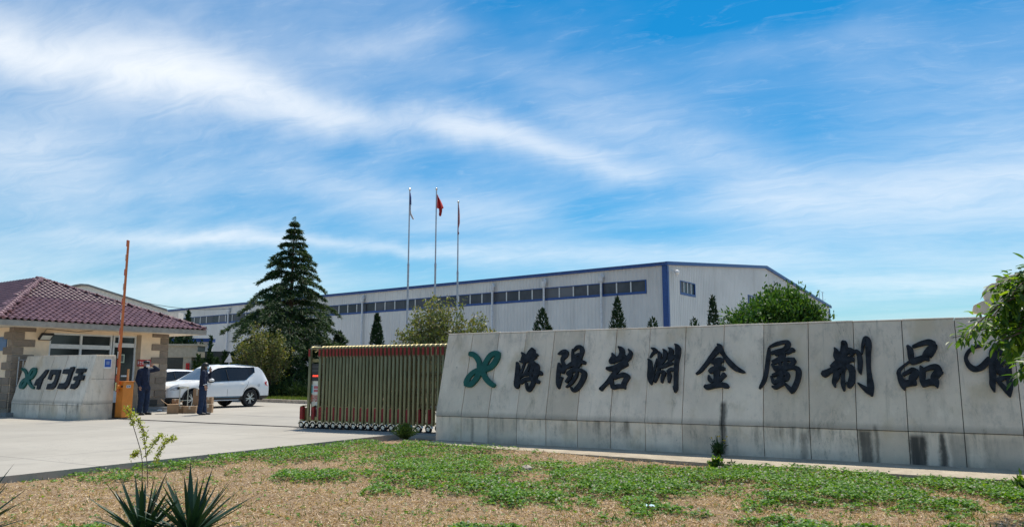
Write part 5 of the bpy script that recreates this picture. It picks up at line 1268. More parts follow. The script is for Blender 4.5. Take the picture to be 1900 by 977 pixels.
# ------------------------------------------------------------------ cars
def lerp_tab(tab, x):
    if x <= tab[0][0]: return tab[0][1]
    for (a, va), (b, vb) in zip(tab, tab[1:]):
        if x <= b:
            t = (x - a) / (b - a); t = t * t * (3 - 2 * t) if False else t; return va + (vb - va) * t
    return tab[-1][1]
def make_car(name, label, loc, rz, zs=1.0, cladding=True, xs=1.0):
    root = thing(name, label, 'car', loc, rz, world=False)
    wb, rw = 1.34, .37
    top = [(-2.38, .78), (-2.34, 1.02), (-2.24, 1.16), (-2.12, 1.34), (-1.98, 1.54), (-1.86, 1.63), (-1.5, 1.69), (-.9, 1.735), (-.3, 1.745), (.10, 1.70), (.32, 1.60), (.62, 1.38), (.98, 1.12), (1.10, 1.09), (1.5, 1.05), (1.9, .98), (2.12, .90), (2.22, .80), (2.27, .68)]
    belt = [(-2.38, .76), (-2.30, 1.0), (-2.12, 1.20), (-1.95, 1.36), (-1.62, 1.42), (-1.52, 1.40), (-1.10, 1.11), (-1.0, 1.085), (0, 1.05), (.9, 1.02), (1.2, .99), (1.8, .90), (2.15, .80), (2.27, .64)]
    wid = [(-2.38, .74), (-2.30, .84), (-2.0, .905), (-1.2, .935), (0, .935), (1.0, .935), (1.5, .925), (1.9, .86), (2.12, .74), (2.24, .60), (2.27, .56)]
    sill = [(-2.38, .42), (-2.2, .36), (-1.7, .31), (0, .29), (1.7, .30), (2.1, .30), (2.27, .36)]
    X = sorted(set([round(v, 3) for v in np.arange(-2.38, 2.271, .05)] + [t_[0] for t_ in top]))
    def half(x):
        zb, zt, w, z0 = lerp_tab(belt, x), lerp_tab(top, x), lerp_tab(wid, x), lerp_tab(sill, x)
        for c in (-wb, wb):
            if abs(x - c) < rw + .055: z0 = max(z0, .37 + math.sqrt(max(0, (rw + .055) ** 2 - (x - c) ** 2)))
        cab = max(0.0, min(1.0, (zt - zb - .04) / .42))
        zt_ = zb + (zt - zb) * (.86 if cab > .3 else .92)
        wt = (w * .90) * (1 - cab) + .66 * cab
        zc = max(.46, z0 + .02); zm = max(.72, z0 + .05); zsh = max(min(zb - .10, .985), z0 + .08)
        zm = min(zm, zsh - .01); zc = min(zc, zm - .01)
        return [(w * .955, z0), (w * .985, zc), (w * 1.0, zm), (w * .995, zsh), (w * .955 + (wt - w * .955) * max(0, min(1, (zb - 1.09) / max(.1, zt_ - 1.09))), max(zb, zsh + .02)), (wt, max(zt_, zb + .03)), (wt - .10, zt - .03 * cab if cab > .2 else zt - .004), (wt * .5, zt - .004), (0, zt)]
    rows = [half(x) for x in X]; nr = 9
    V = []; 
    for x, rws in zip(X, rows):
        for y, z in rws: V.append((x, y, z * zs))
        for y, z in rws[:-1][::-1]: V.append((x, -y, z * zs))
    ncol = 2 * nr - 1
    parts = {'body': [], 'side_glass': [], 'windscreen': [], 'rear_glass': [], 'cladding': []}
    for i in range(len(X) - 1):
        xm = (X[i] + X[i + 1]) / 2
        for j in range(ncol - 1):
            jj = j if j < nr - 1 else ncol - 2 - j        # row index from the sill, both sides
            f = (i * ncol + j, (i + 1) * ncol + j, (i + 1) * ncol + j + 1, i * ncol + j + 1); key = 'body'
            if jj == 0 and cladding: key = 'cladding'
            if jj == 4 and -1.60 < xm < .72 and not (-.03 < xm + .23 < .03 and False): key = 'side_glass'
            if jj >= 6 and .30 < xm < 1.0: key = 'windscreen'
            if jj >= 6 and -2.22 < xm < -1.96: key = 'rear_glass'
            if jj == 5 and .34 < xm < .95: key = 'windscreen' if jj == 5 and xm < 0 else 'body'
            parts[key].append(f)
    for end in (0, len(X) - 1):
        for j in range(nr - 1):
            a = end * ncol + j; b = end * ncol + ncol - 1 - j; a2, b2 = a + 1, b - 1
            parts['body'].append((a, a2, b2, b) if a2 != b2 else (a, a2, b))
    mats = {'body': M_carwhite, 'side_glass': M_carglass, 'windscreen': M_screen, 'rear_glass': M_carglass, 'cladding': M_black}
    for k, fs in parts.items():
        if not fs: continue
        used = sorted({i for f in fs for i in f}); mp = {u: n for n, u in enumerate(used)}
        if k == 'side_glass':
            for sgn in (1, -1):
                ff = [f for f in fs if V[f[0]][1] * sgn > 0]; us = sorted({i for f in ff for i in f}); m2 = {u: n for n, u in enumerate(us)}
                MB().add([V[u] for u in us], [[m2[i] for i in f] for f in ff]).obj('side_window', M_carglass, root, smooth=35, world=False)
            continue
        MB().add([V[u] for u in used], [[mp[i] for i in f] for f in fs]).obj({'body': 'body', 'windscreen': 'windscreen', 'rear_glass': 'rear_window', 'cladding': 'lower_cladding'}[k], mats[k], root, smooth=38, world=False)
    MB().box((-2.1, -.72, .28 * zs), (2.05, .72, .62 * zs)).box((-1.0, -.70, .63 * zs), (1.0, .70, .98 * zs)).obj('underbody', M_black, root, world=False)
    # body side details on both sides
    def side(x, z, s, d=.006):
        for i in range(len(X) - 1):
            if X[i] <= x <= X[i + 1]: break
        rws = rows[i]
        for (y0, z0), (y1, z1) in zip(rws, rws[1:]):
            if z0 <= z <= z1: t = (z - z0) / max(1e-6, z1 - z0); return Vector((x, s * (y0 + (y1 - y0) * t + d), z * zs))
        return Vector((x, s * (rws[4][0] + d), z * zs))
    for s in (1, -1):
        ln = MB()
        for pts in ([(.86, .38), (.88, .7), (.84, .98)], [(-.18, .40), (-.18, .7), (-.20, 1.04)], [(-1.12, .86), (-1.0, .74), (-.95, .62)], [(-1.12, .86), (-1.18, 1.0), (-1.22, 1.06)]):
            ln.tube([side(x, z, s, .002) for x, z in pts], .006, 5)
        ln.obj('door_seam', M_black, root, world=False)
        for x in (.02, -.98): MB().tube([side(x, .96, s, .02), side(x + .09, .965, s, .03), side(x + .18, .97, s, .02)], [.012, .016, .012], 6).obj('door_handle', M_carwhite, root, smooth=True, world=False)
        p = side(.62, 1.08, s, .12)
        MB().sphere(p + Vector((0, 0, .03)), (.09, .12, .075), 12, 8).obj('wing_mirror', M_carwhite, root, smooth=True, world=False)
        MB().tube([side(.66, 1.04, s, -.01), p], .025, 6).sphere(p - Vector((0, 0, .035)), (.088, .118, .030), 10, 6).obj('mirror_base', M_black, root, smooth=True, world=False)
        MB().tube([side(x, lerp_tab(belt, x) + .005, s, .004) for x in np.arange(-1.5, .74, .1)], .009, 5).obj('window_trim', M_chrome if cladding else M_black, root, world=False)
        MB().tube([side(-.26, 1.07, s, .003), side(-.24, 1.2, s, .003), side(-.22, 1.55, s, -.004)], .022, 5).obj('door_pillar', M_black, root, world=False)
        if cladding:
            MB().tube([side(x, .43, s, .010) for x in (-.78, -.2, .4, .80)], .014, 6).obj('sill_trim', M_chrome, root, world=False)
            MB().tube([side(x, .31, s, .004) for x in (-.75, 0, .75)], .018, 6).obj('sill_edge', M_pipe, root, world=False)
            MB().tube([Vector((x, s * .60, (lerp_tab(top, x) + .012) * zs)) for x in (-1.7, -1.6, -.8, 0, .0)], .010, 6).obj('roof_rail', M_chrome, root, world=False)
        for c in (-wb, wb):
            ar = MB(); m = 14
            for k in range(m):
                a0, a1 = R(-8 + 196 * k / m), R(-8 + 196 * (k + 1) / m); r0, r1 = rw + .045, rw + .105
                w0 = lerp_tab(wid, c)
                P = lambda a, r, dy: Vector((c + r * math.cos(a), s * (w0 * .962 + dy), (.37 + r * math.sin(a)) * 1.0))
                ar.hexa([P(a0, r0, -.05), P(a1, r0, -.05), P(a1, r0, .028), P(a0, r0, .028), P(a0, r1, -.05), P(a1, r1, -.05), P(a1, r1, .022), P(a0, r1, .022)])
            ar.obj('wheel_arch', M_black if cladding else M_carwhite, root, world=False)
            wo_ = MB().lathe([(.24, -.11), (.33, -.115), (rw - .012, -.09), (rw, -.05), (rw, .05), (rw - .012, .09), (.33, .115), (.24, .11), (.235, 0), (.24, -.11)], (c, s * .80, rw), (0, s, 0), 28).obj('wheel', M_rubber, root, smooth=40, world=False)
            rm_ = MB().lathe([(.248, .095), (.262, .11), (.24, .085), (.232, -.06)], (c, s * .80, rw), (0, s, 0), 24).lathe([(.001, .075), (.05, .08), (.055, .03)], (c, s * .80, rw), (0, s, 0), 12)
            for k in range(10):
                a = k * math.pi / 5 + (.12 if k % 2 else -.12); e1 = Vector((math.cos(a), 0, math.sin(a))); e2 = Vector((-math.sin(a), 0, math.cos(a)))
                rm_.fbox(Vector((c, s * .80, rw)), e1, e2, Vector((0, s, 0)), (.04, -.014, .045), (.245, .014, .078))
            rm_.obj('rim', M_alloy, wo_, smooth=30, world=False)
            MB().lathe([(.001, .0), (.235, .0)], (c, s * .80, rw), (0, s, 0), 20).obj('brake_disc', M_black, wo_, world=False)
        hl = [(1.62, .88), (1.80, .905), (2.0, .87), (2.14, .80), (2.18, .74), (2.02, .74), (1.80, .80)]
        pts = [side(x, z, s, .006) for x, z in hl]; mb = MB().add(pts + [p - Vector((0, s * .03, 0)) for p in pts], [tuple(range(7)), tuple(range(7, 14))[::-1]] + [(i, (i + 1) % 7, 7 + (i + 1) % 7, 7 + i) for i in range(7)])
        mb.obj('headlight', M_lamp, root, world=False)
        MB().sphere(side(1.95, .82, s, .005), (.05, .03, .05), 10, 6).obj('lamp_lens', M_black, root, smooth=True, world=False)
        tl = [(-2.02, 1.0), (-2.16, 1.06), (-2.30, 1.02), (-2.33, .90), (-2.22, .86), (-2.10, .90)]
        pts = [side(x, z, s, .030) for x, z in tl]; MB().add(pts + [p - Vector((0, s * .10, 0)) for p in pts], [tuple(range(6)), tuple(range(6, 12))[::-1]] + [(i, (i + 1) % 6, 6 + (i + 1) % 6, 6 + i) for i in range(6)]).obj('tail_light', M_taillight, root, world=False)
        MB().hexa([side(-2.0, .30, s, .004), side(-2.34, .40, s, .006), side(-2.34, .40, s, -.3), side(-2.0, .30, s, -.3), side(-1.80, .60, s, .004), side(-2.36, .66, s, .006), side(-2.36, .66, s, -.3), side(-1.80, .60, s, -.3)]).obj('rear_bumper_corner', M_black, root, world=False)
    MB().lathe([(.001, 0), (.07, 0), (.07, .003)], side(-1.72, .90, 1, .003), (0, 1, .05), 14).obj('fuel_flap', simple('flap_seam_white', (.62, .63, .65), .35), root, world=False)
    MB().hexa([(2.20, -.52, .44), (2.285, -.50, .46), (2.285, .50, .46), (2.20, .52, .44), (2.17, -.52, .74), (2.262, -.48, .74), (2.262, .48, .74), (2.17, .52, .74)]).obj('grille', M_black, root, world=False)
    for k in range(4): MB().box((2.27, -.46, .50 + k * .06), (2.30, .46, .512 + k * .06)).obj('grille_bar', M_chrome, root, world=False)
    MB().box((2.28, -.24, .40), (2.302, .24, .49)).obj('number_plate', simple('blue_plate', (.03, .10, .40), .5), root, world=False)
    MB().hexa([(2.0, -.80, .28), (2.26, -.52, .30), (2.26, .52, .30), (2.0, .80, .28), (2.0, -.82, .42), (2.275, -.54, .42), (2.275, .54, .42), (2.0, .82, .42)]).obj('front_bumper', M_black, root, world=False)
    MB().box((-2.405, -.22, .82), (-2.37, .22, .92)).obj('number_plate', simple('blue_plate', (.03, .10, .40), .5), root, world=False)
    if cladding: MB().hexa([(-2.02, -.58, 1.55), (-1.86, -.60, 1.63), (-1.86, .60, 1.63), (-2.02, .58, 1.55), (-2.05, -.58, 1.58), (-1.86, -.60, 1.66), (-1.86, .60, 1.66), (-2.05, .58, 1.58)]).obj('spoiler', M_carwhite, root, world=False)
    return root
dcar = Vector((-.549, -.836, 0)); lcar = Vector((.836, -.549, 0))
rear = ground_at(461, 754, 0)
cc_ = rear + dcar * 1.34 - lcar * .80
rzc = math.atan2(dcar.y, dcar.x)
make_car('parked_car', 'white sport utility car with black lower trim parked beside the gatehouse', (cc_.x, cc_.y, 0), rzc)
c2_ = cc_ - lcar * 3.1 + dcar * .35
make_car('parked_car', 'second white car mostly hidden behind the white sport utility car', (c2_.x, c2_.y, 0), rzc + R(4), .90, False)
# ------------------------------------------------------------------ trees and shrubs
def tree_root(name, label, cat, loc, group=None): return thing(name, label, cat, tuple(loc), group=group)
def cedar(loc, H, Rm):
    r = tree_root('cedar_tree', 'tall dark cedar with drooping tiers of branches behind the white car', 'tree', loc)
    L = Vector(loc)
    MB().tube([L, L + UZ * H * .5, L + UZ * H * .97], [.22, .12, .02], 10).obj('trunk', M_bark, r, smooth=True)
    arr = []; br = MB(); z = .35
    base = np.array(L)
    while z < H * .985:
        t = z / H; Lm = Rm * min(.62, (1 - t) ** 1.02) * rnd.uniform(.86, 1.12) + .12; nb_ = 8 if t < .6 else 6
        ph = rnd.uniform(0, 6.28)
        for k in range(nb_):
            a = ph + k * 2 * math.pi / nb_ + rnd.uniform(-.28, .28); Lb = Lm * rnd.choice((1.0, 1.12, .90, .66, 1.02, .80)) * (1 + .10 * math.sin(a * 2 + z))
            d = np.array((math.cos(a), math.sin(a), 0)); rise = rnd.uniform(.22, .42)
            zo = z + rnd.uniform(-.26, .26) * (1 - t)
            P = lambda q: base + d * (Lb * q) + np.array((0, 0, zo + Lb * (rise * q * 1.15 - .58 * q ** 2.4)))
            br.tube([P(0), P(.35), P(.7), P(1)], [.035 * (1 - t) + .012, .022, .014, .006], 4, cap=False)
            n = int(54 * Lb + 12)
            q = rng.uniform(.12, 1.02, n) ** .75; side = rng.uniform(-1, 1, n); sd = np.array((-d[1], d[0], 0))
            wid_ = Lb * .20 * np.sin(np.clip(q * 2.6 + .35, 0, 3.1)) + .06
            c = np.array([P(v) for v in q]) + sd * (side * wid_)[:, None] + np.stack([np.zeros(n), np.zeros(n), -np.abs(side) * wid_ * .30 + rng.normal(0, .02, n)], 1)
            m = 5
            C = np.repeat(c, m, 0) + rng.normal(0, .05, (n * m, 3)) * np.array((1, 1, .7)); dirs = np.repeat(d[None] * .75 + sd * (side * .9)[:, None], m, 0) + rng.normal(0, .38, (n * m, 3)); dirs[:, 2] -= .50
            arr.append(leaf_arrays(C, dirs, rand_dirs(n * m) + np.array((0, 0, .7)), rng.uniform(.11, .24, n * m), rng.uniform(.035, .06, n * m)))
        z += (.47 if t < .55 else .43) * rnd.uniform(.8, 1.2)
    n = 160; q = rng.uniform(.9, 1.02, n); C = base + np.stack([rng.normal(0, .05, n), rng.normal(0, .05, n), q * H], 1)
    dd = rng.normal(0, .6, (n, 3)); dd[:, 2] += .4; arr.append(leaf_arrays(C, dd, rand_dirs(n), .16, .04))
    tag(br.obj('branch', M_bark, r), kind='stuff')
    leaves_obj('crown', arr, M_cedar, r, L)
p = depth_at(534, 700, 44.5); cedar((p.x, 44.5, .1), 10.35, 5.5)
def cypress(loc, H, Rm, label, n=2600, tops=((0, 0, 1),), lean=0.0):
    r = tree_root('cypress_tree', label, 'tree', loc, 'small clipped cypresses along the factory'); L = Vector(loc)
    MB().tube([L, L + UZ * H * .85], [.09, .02], 7).obj('trunk', M_bark, r)
    arr = []
    for ox, oy, hs in tops:
        h = H * hs; nn_ = int(n * hs)
        t = rng.beta(1.0, 1.35, nn_) ; a = rng.uniform(0, 6.283, nn_)
        bumps = 1 + .16 * np.sin(a * 3 + t * 13) + .10 * np.sin(a * 5 - t * 29) + .06 * rng.normal(size=nn_)
        rr = Rm * hs * (1 - t) ** .82 * bumps * np.sqrt(rng.uniform(.45, 1, nn_)) * np.clip(t * 9 + .45, 0, 1)
        C = np.stack([np.cos(a) * rr + ox, np.sin(a) * rr + oy, t * h], 1) + np.array(L)
        d = np.stack([np.cos(a) * .6, np.sin(a) * .6, np.full(nn_, 1.0)], 1) + rng.normal(0, .3, (nn_, 3))
        arr.append(leaf_arrays(C, d, np.stack([np.cos(a), np.sin(a), np.zeros(nn_)], 1) + rng.normal(0, .4, (nn_, 3)), rng.uniform(.14, .30, nn_), rng.uniform(.07, .13, nn_)))
    leaves_obj('crown', arr, M_cypress, r, L); return r
def cyp(px, ytop, Y, wpx, label, **k):
    p = depth_at(px, ytop, Y); H = p.z
    return cypress((p.x, Y, 0), H, wpx / 2 / F_PX * Y * (H / max(.3, H - depth_at(px, k.pop('yvis', 620), Y).z)) * .62, label, **k)
cyp(700, 584, 50, 28, 'slim dark cypress showing above the middle of the steel gate', yvis=632)
cyp(1011, 574, 50, 38, 'twin topped cypress above the first black character', tops=((-.18, 0, 1), (.28, .1, .80)), yvis=612)
cyp(1145, 552, 50, 33, 'tallest pointed cypress in front of the last factory downpipe', yvis=605)
cyp(1322, 550, 52, 23, 'narrow cypress beside the rounded glossy tree', yvis=597)
cyp(1211, 590, 50, 14, 'tiny cypress tip left of the blue corner trim', n=1400, yvis=602)
cyp(1288, 591, 52, 11, 'tiny cypress tip right of the blue corner trim', n=1400, yvis=600)
cyp(630, 617, 46, 24, 'short dark conifer tip at the right foot of the tall cedar', n=2200, yvis=636)
cyp(350, 577, 56, 14, 'thin cypress rising behind the right end of the tiled roof', n=2000, yvis=610)
def shoots_shrub(name, label, loc, H, Rx, Ry, nsh, mat, leafL, leafW, z0=.5, per=60, lean=.5, group=None, flower=None):
    r = tree_root(name, label, 'shrub', loc, group); L = np.array(loc, float); br = MB(); arr = []
    for i in range(nsh):
        a = rng.uniform(0, 6.283); q = math.sqrt(rng.uniform(0.02, 1)); ex, ey = math.cos(a) * q * Rx, math.sin(a) * q * Ry
        h = H * (1 - .40 * q ** 2.6) * rng.uniform(.80, 1.06)
        b = L + np.array((ex * .12, ey * .12, 0)); m_ = L + np.array((ex * .6, ey * .6, h * .45)); e = L + np.array((ex, ey, h))
        br.tube([b, m_, e], [.03, .018, .005], 4, cap=False)
        n = per
        t = rng.uniform(z0, 1.0, n); t2 = t[:, None]
        C = (1 - t2) ** 2 * b + 2 * t2 * (1 - t2) * m_ + t2 ** 2 * e
        sp = (.20 * (1.15 - t) + .05)[:, None]; C = C + rng.normal(0, 1, (n, 3)) * sp * np.array((1, 1, .8))
        d = rng.normal(0, 1, (n, 3)) + np.array((0, 0, .7)); arr.append(leaf_arrays(C, d, rand_dirs(n) + np.array((0, 0, 1.0)), rng.uniform(.7, 1.25, n) * leafL, rng.uniform(.7, 1.2, n) * leafW))
    br.obj('trunk', M_bark, r); leaves_obj('crown', arr, mat, r, L); return r
p = depth_at(826, 620, 31)
shoots_shrub('flowering_shrub', 'broad olive green shrub with upright twigs behind the gate and long wall', (p.x, 31, 0), depth_at(826, 556, 31).z, 2.25, 1.4, 130, M_shrub, .13, .08, .35, 120)
p = depth_at(485, 690, 40)
shoots_shrub('flowering_shrub', 'rounded olive green shrub standing behind the rear of the white car', (p.x, 40, .1), depth_at(485, 607, 40).z, 1.62, 1.2, 70, M_shrub, .13, .08, .40, 110)
def round_tree(label, loc, H, Rx, Rz):
    r = tree_root('magnolia_tree', label, 'tree', loc); L = np.array(loc, float); br = MB(); arr = []
    br.tube([L, L + np.array((0, 0, H * .5))], [.14, .09], 8)
    cz = H - Rz
    for i in range(290):
        d = unit(rng.normal(size=(1, 3)))[0]; d[2] = abs(d[2]) * 1.0 - .25; q = rng.uniform(.62, 1.0) ** .6
        bump = 1 + .16 * math.sin(d[0] * 5 + 1) + .10 * math.sin(d[1] * 7) + .07 * math.sin(d[2] * 11 + d[0] * 9)
        c = L + np.array((d[0] * Rx * bump, d[1] * Rx * bump, cz - L[2] * 0 + d[2] * Rz * bump)) * q + np.array((0, 0, cz * (1 - q)))
        s = L + np.array((0, 0, cz * .6)); br.tube([s + (c - s) * .1, s + (c - s) * .6 + np.array((0, 0, .12)), c], [.03, .018, .006], 4, cap=False)
        n = 70
        out = unit((c - (L + np.array((0, 0, cz * .8))))[None])[0]; up_ = out * .6 + np.array((0, 0, .8))
        C = c + rng.normal(0, .15, (n, 3)) + up_ * rng.uniform(-.10, .22, n)[:, None]
        dd = rng.normal(0, .8, (n, 3)) + up_ * .8
        arr.append(leaf_arrays(C, dd, rand_dirs(n) * .8 + np.array((0, 0, 1.0)), rng.uniform(.11, .19, n), rng.uniform(.05, .08, n)))
    br.obj('trunk', M_bark, r); leaves_obj('crown', arr, M_magnolia, r, L)
p = depth_at(1446, 600, 25); round_tree('rounded glossy green tree behind the long sign wall in front of the gable', (p.x, 25, 0), depth_at(1446, 516, 25).z - .42, 1.60, 1.45)
def juniper(label, loc, H, spikes):
    spikes = list(spikes) + [(a * .8 + rnd.uniform(-.3, .3), b + rnd.uniform(-.3, .3), c * rnd.uniform(.55, .9), w * 1.2) for a, b, c, w in spikes for _ in (0, 1)]
    r = tree_root('juniper_shrub', label, 'shrub', loc); L = np.array(loc, float); br = MB(); arr = []
    for dx, dy, dz, w in spikes:
        e = L + np.array((dx, dy, dz)); m_ = L + np.array((dx * .35, dy * .35, dz * .55))
        br.tube([L, m_, e], [.05, .03, .006], 5, cap=False)
        n = 380; t = rng.uniform(.10, 1.0, n); t2 = t[:, None]
        C = (1 - t2) ** 2 * L + 2 * t2 * (1 - t2) * m_ + t2 ** 2 * e
        C = C + rng.normal(0, 1, (n, 3)) * (w * (1.08 - t) * np.clip(t * 3, .3, 1))[:, None]
        ax = unit((e - m_)[None])[0]; d = ax * 1.0 + rng.normal(0, .45, (n, 3)); arr.append(leaf_arrays(C, d, rand_dirs(n), rng.uniform(.12, .26, n), rng.uniform(.05, .09, n)))
    br.obj('trunk', M_bark, r); leaves_obj('crown', arr, M_juniper, r, L)
p = depth_at(383, 700, 39.5)
juniper('dark spiky juniper in front of the portico behind the white cars', (p.x, 39.5, 0), 3.2, [(.15, 0, 3.25, .12), (.0, .2, 2.5, .20), (-.5, 0, 2.3, .18), (-.7, .1, 1.9, .20), (.5, 0, 2.1, .2), (.95, .1, 1.75, .18), (.3, .3, 1.8, .3), (-.3, -.2, 1.6, .3), (.75, -.1, 1.3, .3), (-.7, -.2, 1.2, .3)])
p = depth_at(418, 700, 41)
juniper('dark bushy juniper between the spiky juniper and the olive shrub', (p.x, 41, 0), 2.6, [(-.1, 0, 2.55, .22), (.35, .1, 2.3, .25), (-.5, 0, 2.1, .25), (.8, 0, 2.35, .2), (1.2, .1, 2.15, .2), (-.8, 0, 1.6, .3), (.3, .2, 1.6, .4), (-.2, -.2, 1.4, .4), (.8, -.1, 1.5, .35)])
p = depth_at(300, 640, 52)
shoots_shrub('dark_tree', 'dark leafy tree seen over the portico beneath the gatehouse eaves', (p.x - .2, 52, 0), 5.0, 3.4, 1.5, 60, M_cypress, .26, .15, .3, 120)
p = depth_at(505, 700, 41.5)
def low_plants(label, x0, x1, Y, h, nclump, mat, L_, W_):
    r = tree_root('low_hedge', label, 'hedge', ((x0 + x1) / 2, Y, .1)); arr = []; base = np.array(((x0 + x1) / 2, Y, .1))
    br = MB()
    for i in range(nclump):
        c = np.array((rng.uniform(x0, x1), Y + rng.uniform(-.35, 1.2), .1)); n = 70
        d = rng.normal(0, .55, (n, 3)); d[:, 2] = np.abs(d[:, 2]) + .55; hh = rng.uniform(.5, 1.1)
        C = c + d * rng.uniform(0, .75, n)[:, None] * h * hh
        arr.append(leaf_arrays(C, d + rng.normal(0, .3, (n, 3)), rand_dirs(n), rng.uniform(.7, 1.3, n) * L_, rng.uniform(.7, 1.2, n) * W_))
    leaves_obj('foliage', arr, mat, r, base)
low_plants('dark low hedge of strap leaves along the planting bed behind the car', kA.x - .6, kA.x + 4.6, kA.y + 1.6, .95, 80, M_juniper, .34, .045)
low_plants('dark low hedge continuing behind the steel gate', kA.x + 4.6, kA.x + 16, kA.y + 2.4, .95, 110, M_juniper, .34, .05)
# grass on the planting strip
n = 9000; s = rng.uniform(-.5, 16, n); dd = rng.uniform(.2, 1.5, n)
C = np.array(kA) + np.array(kd) * s[:, None] + np.array(kn) * dd[:, None]; C[:, 2] = .115
d = rng.normal(0, .45, (n, 3)); d[:, 2] = 1
tag(leaves_obj('grass', [leaf_arrays(C, d, rand_dirs(n), rng.uniform(.08, .22, n), .018)], M_grass), kind='stuff')
fp = thing('flower_bed', 'clump of yellow flowers glimpsed behind the hidden white car', 'flowers', tuple(depth_at(352, 693, 38.5)))
fb = MB(); st_ = MB()
for px, py in ((342, 689), (345, 691), (348, 688.5), (347, 691.5), (355, 689.5), (358, 688), (361, 690.5), (357, 691.5), (351, 693)):
    c = depth_at(px, py, 38.5 + rnd.uniform(-.2, .2)); fb.sphere(c, .075, 7, 5); st_.tube([(c.x, c.y, 0), c], .012, 4)
fb.obj('blossom', M_yellow, fp); st_.obj('stem', M_weed, fp)
# small road sign seen from behind
p = depth_at(424, 680, 37.8); sg = thing('road_sign', 'grey triangular road sign on a thin post seen from behind', 'sign', (p.x, 37.8, 0))
a_, b_, c_ = depth_at(426.5, 655, 37.8), depth_at(416, 671.5, 37.8), depth_at(430.5, 671.5, 37.8)
MB().prism([(a_.x, a_.z), (b_.x, b_.z), (c_.x, c_.z)], (0, 37.8, 0), (1, 0, 0), (0, 0, 1), (0, 1, 0), .02).obj('plate', M_pipe, sg)
MB().tube([(p.x, 37.84, 0), (p.x, 37.84, a_.z)], .03, 8).obj('post', M_pole, sg)

# ------------------------------------------------------------------ yuccas: every blade its own part
def blade_mesh(L, W_, bend):
    V = []; F = []; m = 7
    for i in range(m):
        t = i / (m - 1); w = W_ * (.55 + 1.1 * t) * (1 - t) ** .55 if t < 1 else 0; w = W_ * min(1, .5 + 1.6 * t) * (1 - t ** 2.4)
        x = L * t * (1 - .06 * bend * t); z = -bend * L * t * t
        V += [(x, -w / 2, z + w * .22), (x, 0, z), (x, w / 2, z + w * .22)]
    for i in range(m - 1):
        a = i * 3; F += [(a, a + 3, a + 4, a + 1), (a + 1, a + 4, a + 5, a + 2)]
    me = bpy.data.meshes.new('leaf'); me.from_pydata(V, [], F); me.materials.append(M_yucca); me.shade_smooth(); return me
BL = [blade_mesh(.62, .060, b) for b in (.0, .03, .10, .20)] + [blade_mesh(.70, .052, .06)]
DEAD = blade_mesh(.58, .034, .30); DEAD.materials.clear(); DEAD.materials.append(M_deadblade)
def yucca(loc, n, label, sc=1.0):
    r = tree_root('yucca_plant', label, 'plant', loc, 'yuccas at the lower left of the grass')
    MB().tube([Vector(loc), Vector(loc) + UZ * .12], [.05, .04], 8).obj('stem', M_bark, r)
    for i in range(n):
        az_ = i * 2.39996 + rnd.uniform(-.2, .2); t = (i + .5) / n; el_ = R(82 - 80 * t ** .68 + rnd.uniform(-6, 6))
        s = sc * rnd.uniform(.82, 1.12)
        o = from_mesh('leaf', BL[(rnd.choice((0, 0, 1, 4)) if t < .6 else rnd.choice((1, 2, 2, 3, 4)))], r, (math.cos(az_) * .03, math.sin(az_) * .03, .10 - .07 * t), (0, -el_, az_), (s, s, s))
        o.rotation_euler = (rnd.uniform(-.3, .3), -el_, az_)
    for i in range(7):
        a = rnd.uniform(0, 6.28); s = sc * rnd.uniform(.6, .9)
        o = from_mesh('leaf', DEAD, r, (math.cos(a) * .03, math.sin(a) * .03, .05), (rnd.uniform(-.5, .5), -R(rnd.uniform(2, 24)), a), (s, s, s)); o['label'] = 'dry brown dead blade'
p = ground_at(262, 1008, -.11); yucca(tuple(p), 62, 'dark green yucca rosette at the lower left below the thin sapling', .80)
p = ground_at(352, 1008, -.11); yucca(tuple(p), 66, 'larger dark green yucca rosette right of the other one', .86)
p = ground_at(-72, 1012, -.11); yucca(tuple(p), 46, 'dark green yucca whose blades just reach into the lower left corner', .85)
# sapling with thin stems
def sapling():
    Y0 = 9.3; b = ground_at(268, 912, -.11)
    r = tree_root('nandina_sapling', 'thin two stemmed sapling with yellow green leaflets above the yuccas', 'sapling', b)
    Pq = lambda x, y, dy=0: depth_at(x, y, b.y + dy)
    stems = [[(263, 905), (264.5, 860), (261, 835), (252, 805), (245, 782), (240, 765), (233, 755)],
             [(274, 905), (273, 860), (270, 835), (268, 812), (266, 795), (257, 780), (247, 762)],
             [(264, 850), (275, 838), (286, 820), (295, 810), (304, 806)], [(289, 858), (294, 842), (300, 830), (308, 818), (318, 812), (327, 814)], [(262, 838), (255, 838), (249, 842), (246, 848)]]
    sm_ = MB(); arr = []
    for k, st in enumerate(stems):
        pts = [Pq(x, y, .06 * (k - 2)) for x, y in st]; sm_.tube(pts, [.0045 if k < 2 else .003] * (len(pts) - 1) + [.002], 5)
        dense = []
        for a, c in zip(pts, pts[1:]):
            for q in range(6): dense.append(a.lerp(c, q / 6))
        st_i = {0: int(len(dense) * .62), 1: int(len(dense) * .38), 2: 4, 3: 0, 4: 4}[k]
        D = np.array(dense[st_i:]); m = 9; n = len(D) * m
        C = np.repeat(D, m, 0) + rng.normal(0, .016, (n, 3)); d = rng.normal(0, 1, (n, 3)) + np.array((0, 0, .25)); arr.append(leaf_arrays(C, d, rand_dirs(n) + np.array((0, -.3, 1)), rng.uniform(.025, .055, n), rng.uniform(.012, .020, n)))
    c_ = Pq(246, 787); sm_.sphere(c_, .012, 7, 5)
    sm_.obj('stem', M_bark, r); leaves_obj('leaflets', arr, M_sapling, r, b)
sapling()
